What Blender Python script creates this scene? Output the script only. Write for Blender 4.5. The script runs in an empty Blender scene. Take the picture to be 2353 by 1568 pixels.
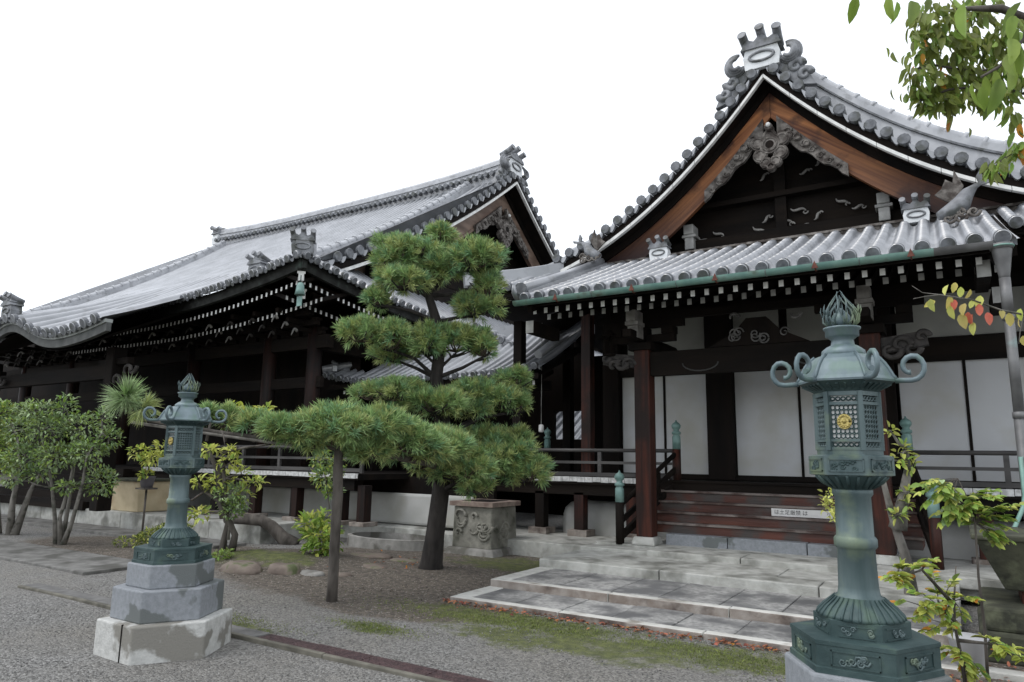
import bpy, math, random
import numpy as np
from mathutils import Vector, Matrix
from math import sin, cos, pi, radians, sqrt, exp

# ------------------------------------------------------------------ camera, sky, sun, exposure
scene = bpy.context.scene
COL = scene.collection
YAW, PIT, ROL, EYE = radians(32.2), radians(9.6), radians(0.85), 1.65
_fw = Vector((-sin(YAW)*cos(PIT), cos(YAW)*cos(PIT), sin(PIT)))
_r0 = Vector((cos(YAW), sin(YAW), 0)); _u0 = _r0.cross(_fw)
_rt = _r0*cos(ROL)+_u0*sin(ROL); _up = _u0*cos(ROL)-_r0*sin(ROL)
cd = bpy.data.cameras.new('camera'); cam = bpy.data.objects.new('camera', cd); COL.objects.link(cam)
cd.sensor_width = 36; cd.lens = 36*1600/2353; cd.clip_start = 0.05; cd.clip_end = 2000
mw = Matrix((( _rt.x, _up.x, -_fw.x, 0), (_rt.y, _up.y, -_fw.y, 0), (_rt.z, _up.z, -_fw.z, EYE), (0, 0, 0, 1)))
cam.matrix_world = mw
scene.camera = cam

SUN_EL, SUN_AZ = radians(58), radians(215)      # azimuth clockwise from +Y: behind the viewer, to the left
world = bpy.data.worlds.new('World'); scene.world = world; world.use_nodes = True
wn, wl = world.node_tree.nodes, world.node_tree.links
wn.clear()
wo = wn.new('ShaderNodeOutputWorld'); add = wn.new('ShaderNodeAddShader')
bg = wn.new('ShaderNodeBackground'); sky = wn.new('ShaderNodeTexSky'); cl = wn.new('ShaderNodeBackground')
sky.sky_type = 'NISHITA'; sky.sun_disc = False; sky.sun_elevation = SUN_EL; sky.sun_rotation = SUN_AZ
bg.inputs[1].default_value = 0.05
cl.inputs[0].default_value = (0.97, 0.985, 1, 1); cl.inputs[1].default_value = 1.0   # even overcast layer
wl.new(sky.outputs[0], bg.inputs[0]); wl.new(bg.outputs[0], add.inputs[0]); wl.new(cl.outputs[0], add.inputs[1])
wl.new(add.outputs[0], wo.inputs[0])
sd = bpy.data.lights.new('sun', 'SUN'); sd.energy = 0.8; sd.angle = radians(25); sd.color = (1, 0.97, 0.93)
sun = bpy.data.objects.new('sun', sd); COL.objects.link(sun)
sun.rotation_euler = (pi/2-SUN_EL, 0, -SUN_AZ+pi)
scene.view_settings.view_transform = 'Standard'; scene.view_settings.look = 'None'
scene.view_settings.exposure = 0.3; scene.view_settings.gamma = 1
scene.cycles.max_bounces = 6; scene.cycles.diffuse_bounces = 3; scene.cycles.glossy_bounces = 3
scene.cycles.transparent_max_bounces = 6
R = random.Random(7)
RN = np.random.default_rng(11)

# ------------------------------------------------------------------ materials
def mat(name, c1, c2=None, scale=5., rough=.75, metal=0., bump=0., bscale=None, c3=None, s3=1.5, t3=(.5, .62),
        stretch=(1, 1, 1), rand=0., detail=6, spec=.5, lo=.35, hi=.65, transl=0., voro=False, fade=None, rot=None):
    m = bpy.data.materials.new(name); m.use_nodes = True
    n, l = m.node_tree.nodes, m.node_tree.links
    b = n['Principled BSDF']
    b.inputs['Roughness'].default_value = rough; b.inputs['Metallic'].default_value = metal
    b.inputs['Specular IOR Level'].default_value = spec
    tc = n.new('ShaderNodeTexCoord'); mp = n.new('ShaderNodeMapping'); mp.inputs['Scale'].default_value = stretch
    if rot is not None:                                     # grain laid along a sloping board
        mp.vector_type = 'TEXTURE'; mp.inputs['Rotation'].default_value = (0, rot, 0); mp.inputs['Scale'].default_value = tuple(1/q for q in stretch)
    l.new(tc.outputs['Object'], mp.inputs[0])
    ns = n.new('ShaderNodeTexNoise'); ns.inputs['Scale'].default_value = scale; ns.inputs['Detail'].default_value = detail
    l.new(mp.outputs[0], ns.inputs['Vector'])
    rp = n.new('ShaderNodeValToRGB'); rp.color_ramp.elements[0].position = lo; rp.color_ramp.elements[1].position = hi
    rp.color_ramp.elements[0].color = (*c1, 1); rp.color_ramp.elements[1].color = (*(c2 or c1), 1)
    l.new(ns.outputs[0], rp.inputs[0]); out = rp.outputs[0]
    if c3:
        n2 = n.new('ShaderNodeTexNoise'); n2.inputs['Scale'].default_value = s3; n2.inputs['Detail'].default_value = 7
        l.new(tc.outputs['Object'], n2.inputs['Vector'])
        r2 = n.new('ShaderNodeValToRGB'); r2.color_ramp.elements[0].position = t3[0]; r2.color_ramp.elements[1].position = t3[1]
        l.new(n2.outputs[0], r2.inputs[0])
        mx = n.new('ShaderNodeMixRGB'); mx.inputs[2].default_value = (*c3, 1)
        l.new(r2.outputs[0], mx.inputs[0]); l.new(out, mx.inputs[1]); out = mx.outputs[0]
    if fade:                                            # height gradient: base colour at the top, blending to a darker one lower down
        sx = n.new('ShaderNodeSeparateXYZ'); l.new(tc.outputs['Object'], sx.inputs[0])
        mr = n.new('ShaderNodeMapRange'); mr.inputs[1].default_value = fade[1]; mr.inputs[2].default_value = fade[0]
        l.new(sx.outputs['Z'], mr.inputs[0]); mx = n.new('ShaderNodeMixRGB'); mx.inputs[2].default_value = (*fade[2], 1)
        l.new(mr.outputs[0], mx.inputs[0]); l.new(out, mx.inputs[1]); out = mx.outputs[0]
    if rand:
        g = n.new('ShaderNodeNewGeometry'); h = n.new('ShaderNodeHueSaturation')
        mr = n.new('ShaderNodeMapRange'); mr.inputs[3].default_value = 1-rand; mr.inputs[4].default_value = 1+rand
        l.new(g.outputs['Random Per Island'], mr.inputs[0]); l.new(mr.outputs[0], h.inputs['Value'])
        ma = n.new('ShaderNodeMath'); ma.operation = 'MULTIPLY_ADD'
        ma.inputs[1].default_value = .05*rand; ma.inputs[2].default_value = .5-.025*rand
        fr = n.new('ShaderNodeMath'); fr.operation = 'FRACT'; f2 = n.new('ShaderNodeMath'); f2.operation = 'MULTIPLY'
        f2.inputs[1].default_value = 17.3
        l.new(g.outputs['Random Per Island'], f2.inputs[0]); l.new(f2.outputs[0], fr.inputs[0]); l.new(fr.outputs[0], ma.inputs[0])
        l.new(ma.outputs[0], h.inputs['Hue']); l.new(out, h.inputs['Color']); out = h.outputs[0]
    l.new(out, b.inputs['Base Color'])
    if bump:
        nb = n.new('ShaderNodeTexVoronoi' if voro else 'ShaderNodeTexNoise')
        nb.inputs['Scale'].default_value = bscale or scale*4
        if not voro: nb.inputs['Detail'].default_value = 5
        l.new(mp.outputs[0], nb.inputs['Vector'])
        bp = n.new('ShaderNodeBump'); bp.inputs['Strength'].default_value = bump; bp.inputs['Distance'].default_value = .02
        l.new(nb.outputs[0], bp.inputs['Height']); l.new(bp.outputs[0], b.inputs['Normal'])
    if transl:
        t = n.new('ShaderNodeBsdfTranslucent'); ms = n.new('ShaderNodeMixShader'); ms.inputs[0].default_value = transl
        l.new(out, t.inputs[0]); l.new(b.outputs[0], ms.inputs[1]); l.new(t.outputs[0], ms.inputs[2])
        l.new(ms.outputs[0], n['Material Output'].inputs[0])
    return m

DW = mat('dark_timber', (.007, .006, .0055), (.014, .010, .008), 3, .8, spec=.12, stretch=(1, 1, .15), bump=.3, bscale=20)
DWX = mat('dark_timber_beam', (.007, .006, .0055), (.015, .011, .0085), 4, .8, spec=.12, stretch=(.15, 1, 1), bump=.3, bscale=20)
RW = mat('red_brown_post_timber', (.018, .008, .0065), (.075, .021, .012), 5, .6, spec=.25, stretch=(3, 3, .12), c3=(.018, .010, .008), s3=1.2, t3=(.48, .62), bump=.3, bscale=26)
SW = mat('worn_red_step_timber', (.045, .016, .011), (.11, .032, .018), 3, .6, stretch=(.25, 1, 2), c3=(.055, .045, .04), s3=2.2, t3=(.46, .6), bump=.3)
STW = mat('worn_grey_tread', (.14, .115, .10), (.24, .205, .185), 4, .7, stretch=(.3, 2, 1), c3=(.06, .035, .028), s3=2.5)
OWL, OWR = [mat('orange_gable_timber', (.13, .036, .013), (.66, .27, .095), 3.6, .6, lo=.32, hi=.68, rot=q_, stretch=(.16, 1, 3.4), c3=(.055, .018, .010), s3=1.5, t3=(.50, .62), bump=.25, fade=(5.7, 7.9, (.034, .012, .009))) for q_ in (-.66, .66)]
PW = mat('pale_weathered_gable_timber', (.13, .085, .062), (.27, .19, .145), 3, .7, stretch=(1, .3, 1.6), c3=(.10, .05, .035), s3=.7, t3=(.5, .66))
CW = mat('grey_carved_timber', (.085, .075, .066), (.23, .21, .19), 9, .8, c3=(.05, .04, .034), s3=6, t3=(.48, .6), bump=.5, bscale=22)
NW = mat('grey_bracket_timber', (.16, .15, .14), (.30, .29, .27), 6, .8)
WP = mat('white_painted_ends', (.62, .62, .60), (.80, .80, .77), 6, .7)
GP = mat('greyed_painted_ends', (.28, .28, .27), (.46, .46, .44), 6, .7)
TL = mat('silver_grey_roof_tile', (.20, .21, .225), (.32, .33, .35), 1.4, .34, c3=(.16, .165, .17), s3=5, t3=(.56, .76), bump=.10, bscale=14, spec=.9)
TN = mat('stacked_ridge_tile', (.36, .37, .39), (.50, .51, .53), 3, .42, c3=(.24, .245, .25), s3=5, t3=(.56, .76))
TD = mat('tile_end_grey', (.085, .09, .10), (.18, .19, .205), 9, .5, c3=(.07, .075, .07), s3=5, bump=.3, bscale=30)
TO = mat('ornament_grey_tile', (.13, .135, .145), (.26, .27, .285), 5, .5, c3=(.08, .085, .08), s3=4, bump=.3)
PL = mat('white_plaster', (.66, .68, .69), (.80, .82, .83), 2.5, .85, c3=(.50, .51, .51), s3=3, t3=(.55, .75))
KB = mat('plaster_mound', (.40, .40, .38), (.52, .52, .50), 1.6, .9, c3=(.36, .35, .31), s3=1.2, t3=(.5, .7))
DP = mat('white_door_panel', (.46, .465, .47), (.54, .55, .56), .8, .55, detail=3, c3=(.40, .385, .33), s3=1.3, t3=(.45, .75))
GR_W = mat('grey_wall_plaster', (.24, .24, .22), (.34, .34, .31), 1.2, .9)
BZ = mat('green_blue_bronze', (.042, .073, .076), (.13, .175, .178), 9, .5, metal=.25, lo=.3, hi=.7, c3=(.20, .25, .15), s3=3.6, t3=(.53, .70), bump=.15, bscale=30, stretch=(1, 1, .18))
BD = mat('dark_green_bronze', (.026, .052, .053), (.06, .098, .096), 5, .55, metal=.2, c3=(.075, .12, .085), s3=5, t3=(.55, .7), bump=.2)
BB = mat('blue_grey_bronze_roof', (.082, .125, .137), (.18, .23, .25), 7, .45, metal=.25, lo=.3, hi=.7, stretch=(1, 1, .4), c3=(.12, .18, .165), s3=9, bump=.08)
GB = mat('giboshi_bronze', (.12, .22, .20), (.22, .34, .31), 6, .55, metal=.2)
GOLD = mat('gilt_crest', (.40, .32, .10), (.56, .46, .18), 20, .4, metal=.6, bump=.5, bscale=60)
CP = mat('green_copper_gutter', (.14, .27, .235), (.24, .39, .335), 5, .55, metal=.15, c3=(.11, .13, .10), s3=5, t3=(.55, .72), stretch=(1, 1, 1))
CPG = mat('grey_brown_pipe', (.11, .11, .11), (.19, .19, .19), 4, .5, metal=.2, c3=(.22, .38, .35), s3=1.6, t3=(.6, .72))
RU = mat('rust_iron', (.10, .03, .02), (.17, .06, .04), 12, .8)
ST = mat('pale_granite', (.33, .33, .30), (.47, .47, .44), 7, .8, c3=(.17, .17, .15), s3=2.4, t3=(.5, .68), bump=.35, bscale=60)
ST2 = mat('grey_paving_slab', (.21, .207, .20), (.38, .375, .36), 18, .75, c3=(.12, .12, .12), s3=2.6, t3=(.42, .62), bump=.35, bscale=70, rand=.16)
STL = mat('light_kerb_stone', (.46, .455, .42), (.60, .59, .55), 6, .8, c3=(.24, .22, .19), s3=3, t3=(.54, .7), bump=.35, bscale=50, rand=.1)
STR = mat('stone_riser_stained', (.19, .155, .13), (.31, .28, .25), 6, .85, c3=(.09, .07, .06), s3=4, t3=(.5, .65), bump=.4, bscale=40)
PLI = mat('plinth_blue_grey_stone', (.205, .22, .235), (.26, .275, .295), 26, .7, c3=(.125, .137, .135), s3=1.5, t3=(.52, .54), bump=.2, bscale=90)
PLB = mat('plinth_pale_stone', (.42, .42, .40), (.54, .54, .515), 20, .8, c3=(.22, .21, .185), s3=2.2, t3=(.53, .57), bump=.3, bscale=60)
CON = mat('old_concrete', (.20, .195, .18), (.31, .30, .28), 6, .9, c3=(.11, .105, .09), s3=3, bump=.4)
RK = mat('brown_boulder', (.11, .085, .07), (.22, .18, .15), 4, .85, c3=(.08, .095, .04), s3=4, t3=(.54, .66), bump=.7, bscale=12)
MST = mat('mossy_dark_stone', (.028, .03, .02), (.075, .078, .05), 5, .9, c3=(.12, .13, .08), s3=4, t3=(.58, .7), bump=.5, bscale=20)
TUB = mat('beige_tub', (.44, .36, .23), (.57, .48, .32), 3, .8, c3=(.36, .22, .12), s3=1.1, t3=(.52, .7))
POT = mat('grey_violet_pot', (.14, .13, .15), (.22, .21, .23), 5, .7)
POTW = mat('pale_grey_pot', (.36, .36, .37), (.46, .46, .47), 5, .6)
DR = mat('red_brown_drain_grate', (.05, .03, .032), (.10, .06, .06), 20, .6, metal=.3, bump=.8, bscale=55, voro=True)
BK = mat('pine_bark', (.012, .010, .009), (.036, .031, .028), 9, .95, stretch=(1, 1, .35), bump=1, bscale=16)
BK2 = mat('grey_bark', (.13, .12, .105), (.25, .235, .21), 8, .9, stretch=(1, 1, .3), c3=(.07, .07, .055), s3=6, bump=.7, bscale=18)
BK3 = mat('brown_bark', (.05, .043, .036), (.13, .115, .10), 8, .9, stretch=(1, 1, .3), bump=.9, bscale=20)
TW = mat('twig_brown', (.055, .04, .03), (.10, .075, .06), 8, .9)
PN = mat('pine_needle', (.20, .32, .115), (.34, .48, .20), 2.2, .55, rand=.45, transl=.2)
PN2 = mat('pine_needle_olive', (.29, .36, .12), (.44, .49, .20), 2.2, .55, rand=.45, transl=.2)
PN3 = mat('pine_needle_blue', (.16, .30, .14), (.26, .42, .22), 2.2, .55, rand=.45, transl=.2)
LF = mat('dark_green_leaf', (.16, .25, .105), (.34, .43, .22), 3, .42, rand=.5, transl=.2)
LG = mat('bright_green_leaf', (.20, .33, .06), (.34, .47, .11), 3, .45, rand=.4, transl=.35)
LY = mat('yellow_green_leaf', (.44, .50, .09), (.60, .62, .18), 3, .5, rand=.35, transl=.35)
LB = mat('big_cherry_leaf', (.15, .24, .035), (.26, .36, .07), 10, .4, rand=.35, transl=.5)
LO = mat('orange_leaf', (.62, .20, .03), (.70, .34, .05), 5, .5, rand=.3, transl=.4)
LR = mat('red_autumn_leaf', (.55, .10, .06), (.68, .22, .13), 5, .5, rand=.3, transl=.4)
LYR = mat('yellow_autumn_leaf', (.48, .45, .10), (.62, .50, .18), 5, .5, rand=.3, transl=.4)
LO2 = mat('olive_leaf', (.12, .165, .035), (.21, .25, .065), 6, .45, rand=.45, transl=.35)
LC = mat('hanging_olive_leaf', (.17, .22, .045), (.29, .33, .085), 6, .45, rand=.4, transl=.5)
LD = mat('fallen_leaf', (.16, .05, .03), (.34, .13, .06), 5, .8, rand=.6)
PAPER = mat('paper_sign', (.66, .65, .63), (.74, .73, .71), 6, .8)
INK = mat('black_ink', (.04, .04, .04), (.06, .06, .06), 6, .8)
LAMPW = mat('white_lamp_shade', (.80, .80, .78), (.85, .85, .83), 6, .5)

_b = TL.node_tree.nodes['Principled BSDF']                 # rain-wet tiles
_b.inputs['Coat Weight'].default_value = .6; _b.inputs['Coat IOR'].default_value = 1.9; _b.inputs['Coat Roughness'].default_value = .30

# ------------------------------------------------------------------ mesh helpers
class MB:
    def __init__(s): s.v = []; s.f = []; s.m = []; s.sm = []
    def add(s, vs, fs, m=0, smooth=False):
        o = len(s.v); s.v += [tuple(p) for p in vs]
        for f in fs: s.f.append(tuple(i+o for i in f)); s.m.append(m); s.sm.append(smooth)
    def box(s, x0, x1, y0, y1, z0, z1, m=0):
        s.add([(x, y, z) for z in (z0, z1) for y in (y0, y1) for x in (x0, x1)],
              [(0, 2, 3, 1), (4, 5, 7, 6), (0, 1, 5, 4), (2, 6, 7, 3), (0, 4, 6, 2), (1, 3, 7, 5)], m)
    def bar(s, a, b, w, h, m=0, up=(0, 0, 1)):
        a, b = Vector(a), Vector(b); d = (b-a).normalized(); r = d.cross(Vector(up))
        if r.length < 1e-4: r = d.cross(Vector((0, 1, 0)))
        r.normalize(); u = r.cross(d)
        vs = [p+r*(i*w/2)+u*(j*h/2) for p in (a, b) for i, j in ((-1, -1), (1, -1), (1, 1), (-1, 1))]
        s.add(vs, [(0, 1, 2, 3), (7, 6, 5, 4), (0, 4, 5, 1), (1, 5, 6, 2), (2, 6, 7, 3), (3, 7, 4, 0)], m)
    def tube(s, pts, r, seg=8, m=0, cap=True, smooth=True):
        pts = [Vector(p) for p in pts]; n = len(pts)
        rs = r if isinstance(r, (list, tuple)) else [r]*n
        vs = []; ref = None
        for i, p in enumerate(pts):
            d = (pts[min(i+1, n-1)]-pts[max(i-1, 0)]).normalized()
            if ref is None: ref = d.orthogonal().normalized()
            ref = (ref-d*ref.dot(d))
            if ref.length < 1e-5: ref = d.orthogonal()
            ref.normalize(); bi = d.cross(ref)
            vs += [p+(ref*cos(2*pi*k/seg)+bi*sin(2*pi*k/seg))*rs[i] for k in range(seg)]
        fs = [(i*seg+k, i*seg+(k+1) % seg, (i+1)*seg+(k+1) % seg, (i+1)*seg+k) for i in range(n-1) for k in range(seg)]
        s.add(vs, fs, m, smooth)
        if cap:
            o = len(s.v)-n*seg
            s.f.append(tuple(o+k for k in range(seg))[::-1]); s.m.append(m); s.sm.append(False)
            s.f.append(tuple(o+(n-1)*seg+k for k in range(seg))); s.m.append(m); s.sm.append(False)
    def lathe(s, prof, c=(0, 0, 0), seg=16, m=0, rot=0., smooth=True):
        vs = []; n = len(prof)
        for r, z in prof: vs += [(c[0]+r*cos(rot+2*pi*k/seg), c[1]+r*sin(rot+2*pi*k/seg), c[2]+z) for k in range(seg)]
        fs = [(i*seg+k, i*seg+(k+1) % seg, (i+1)*seg+(k+1) % seg, (i+1)*seg+k) for i in range(n-1) for k in range(seg)]
        fs += [tuple(range(seg))[::-1], tuple((n-1)*seg+k for k in range(seg))]
        s.add(vs, fs[:-2], m, smooth)
        o = len(s.v)-n*seg
        for f in fs[-2:]: s.f.append(tuple(i+o for i in f)); s.m.append(m); s.sm.append(False)
    def prism(s, poly, fn, t0, t1, m=0):
        """poly (a, b) outline mapped by fn(a, b, t) at depths t0 and t1"""
        n = len(poly)
        vs = [fn(a, b, t0) for a, b in poly]+[fn(a, b, t1) for a, b in poly]
        s.add(vs, [tuple(range(n))[::-1], tuple(range(n, 2*n))]+[(i, (i+1) % n, (i+1) % n+n, i+n) for i in range(n)], m)
    def strip(s, fn, us, top, bot, w0, w1, m=0):
        """solid band following top(u)/bot(u) between depths w0 and w1"""
        n = len(us); vs = []
        for u in us: vs += [fn(u, w0, top(u)), fn(u, w0, bot(u)), fn(u, w1, bot(u)), fn(u, w1, top(u))]
        fs = [(i*4+k, i*4+(k+1) % 4, i*4+4+(k+1) % 4, i*4+4+k) for i in range(n-1) for k in range(4)]
        fs += [(0, 1, 2, 3), tuple((n-1)*4+k for k in (3, 2, 1, 0))]
        s.add(vs, fs, m)
    def grid(s, rows, m=0, smooth=True):
        nr, nc = len(rows), len(rows[0])
        s.add([p for r in rows for p in r], [(i*nc+j, i*nc+j+1, i*nc+nc+j+1, i*nc+nc+j) for i in range(nr-1) for j in range(nc-1)], m, smooth)
    def ball(s, c, r, m=0, seg=10, rings=6, sc=(1, 1, 1)):
        prof = [(max(.001, sin(pi*i/rings))*r, -cos(pi*i/rings)*r) for i in range(rings+1)]
        o = len(s.v); s.lathe(prof, (0, 0, 0), seg, m)
        for i in range(o, len(s.v)):
            v = s.v[i]; s.v[i] = (c[0]+v[0]*sc[0], c[1]+v[1]*sc[1], c[2]+v[2]*sc[2])
    def mesh(s, name, mats):
        me = bpy.data.meshes.new(name); me.from_pydata(s.v, [], s.f); me.update()
        for x in (mats if isinstance(mats, (list, tuple)) else [mats]): me.materials.append(x)
        me.polygons.foreach_set('material_index', s.m); me.polygons.foreach_set('use_smooth', s.sm)
        return me
    def build(s, name, mats, parent=None, bevel=0.):
        o = bpy.data.objects.new(name, s.mesh(name, mats)); COL.objects.link(o); adopt(o, parent)
        if bevel:
            b = o.modifiers.new('bevel', 'BEVEL'); b.width = bevel; b.segments = 2; b.limit_method = 'ANGLE'
        return o

def adopt(o, parent):
    if parent is not None:
        o.parent = parent
        if parent.type == 'EMPTY' and not parent.get('local'):
            o.matrix_parent_inverse = Matrix.Translation(-parent.location)

def tag(o, label, cat, group=None):
    o['label'] = label; o['category'] = cat
    if group: o['group'] = group
    return o
def thing(name, label, cat, loc=(0, 0, 0), group=None, local=False):
    o = bpy.data.objects.new(name, None); COL.objects.link(o); o.location = loc; o.empty_display_size = .2
    if local: o['local'] = 1
    return tag(o, label, cat, group)
def struct(o, kind='structure'): o['kind'] = kind; return o
def place(me, name, loc, parent, rz=0.):
    o = bpy.data.objects.new(name, me); COL.objects.link(o); adopt(o, parent); o.location = loc; o.rotation_euler = (0, 0, rz)
    return o
def copy_thing(root, loc, rz, label):
    def cp(o, par):
        c = o.copy(); COL.objects.link(c)
        if par: c.parent = par
        for ch in o.children: cp(ch, c)
        return c
    r = cp(root, None); r.location = loc; r.rotation_euler = (0, 0, rz); r['label'] = label
    return r
def np_mesh(name, V, F, mats, midx=None, parent=None, smooth=False):
    """V (n,3), F (m,k) arrays"""
    me = bpy.data.meshes.new(name); k = F.shape[1]
    me.vertices.add(len(V)); me.vertices.foreach_set('co', V.astype(np.float32).ravel())
    me.loops.add(F.size); me.loops.foreach_set('vertex_index', F.astype(np.int32).ravel())
    me.polygons.add(len(F)); me.polygons.foreach_set('loop_start', np.arange(0, F.size, k, dtype=np.int32))
    for x in (mats if isinstance(mats, (list, tuple)) else [mats]): me.materials.append(x)
    if midx is not None: me.polygons.foreach_set('material_index', np.asarray(midx, dtype=np.int32))
    me.polygons.foreach_set('use_smooth', np.full(len(F), smooth))
    me.update(calc_edges=True); me.validate()
    o = bpy.data.objects.new(name, me); COL.objects.link(o); adopt(o, parent)
    return o
def unit(a): return a/np.maximum(np.linalg.norm(a, axis=-1, keepdims=True), 1e-9)
def frange(a, b, n): return [a+(b-a)*i/n for i in range(n+1)]

# tiled roof sheet: round ribs with pans between them; P(u, v) gives the surface point
def tiled(name, P, u0, u1, lo, hi, tiles, mats, parent, pitch=.27, r=.075, step=True, ends=True, endseg=10):
    mb = MB(); n = max(1, round((u1-u0)/pitch)); pitch = (u1-u0)/n
    pr = [(-r*cos(pi*k/6), r*sin(pi*k/6)) for k in range(7)]
    g = pitch-2*r
    pr += [(r+g*.25, -.022), (r+g*.5, -.03), (r+g*.75, -.022)]
    tv = []
    for i in range(tiles):
        if step: tv += [(i/tiles, 1.06), ((i+.995)/tiles, .90)]
        else: tv += [(i/tiles, 1.)]
    if not step: tv.append((1., 1.))
    cols = [(u0+pitch*(i+.5)+a, h) for i in range(n) for a, h in pr]
    cols = [(u, h) for u, h in cols if u0-1e-6 <= u <= u1+r]
    eps = .01; rows = []; info = []
    for u, h in cols:
        uu = min(max(u, u0), u1); a, b = lo(uu), hi(uu); b = max(b, a+.02)
        info.append((u, h, a, b))
    for t, sc in tv:
        row = []
        for u, h, a, b in info:
            v = a+(b-a)*t; p = Vector(P(u, v)); tu = (Vector(P(u+eps, v))-p).normalized(); tw = (Vector(P(u, v+eps))-p).normalized()
            nn = tu.cross(tw)
            if nn.z < 0: nn = -nn
            row.append(p+nn*(h*(sc if h > 0 else (2-sc))))
        rows.append(row)
    mb.grid(rows, 0, True)
    o = mb.build(name, mats, parent)
    if ends:
        eb = MB()
        for i in range(n):
            u = u0+pitch*(i+.5); v = lo(u); p = Vector(P(u, v)); tw = (Vector(P(u, v+eps))-p).normalized()
            tu = (Vector(P(u+eps, v))-p).normalized(); nn = tu.cross(tw)
            if nn.z < 0: nn = -nn
            if hi(u)-v < .03: continue
            c = p+nn*(.2*r)
            R1 = r*1.12
            eb.tube([c+tw*.05, c-tw*.03], R1, endseg, 1, True, True)
            eb.tube([c-tw*.028, c-tw*.04], [R1, R1*.86], endseg, 0, False, True)
            eb.tube([c-tw*.04, c-tw*.032], [R1*.86, R1*.74], endseg, 1, True, False)
            # drooping lip of the pan tile beside the disc
            q = []
            for j in range(5):
                f = j/4; uu = u+r*.9+(pitch-1.8*r)*f
                if uu > u1: break
                pp = Vector(P(uu, v)); q.append((pp-nn*(.022*sin(pi*f))-tw*.015, pp-nn*(.03+.065*sin(pi*f)**.7)-tw*.02))
            for a, b in zip(q, q[1:]): eb.add([a[0], b[0], b[1], a[1]], [(0, 1, 2, 3)], 1)
        eb.build('tile_end', mats, o)
    return o

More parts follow.
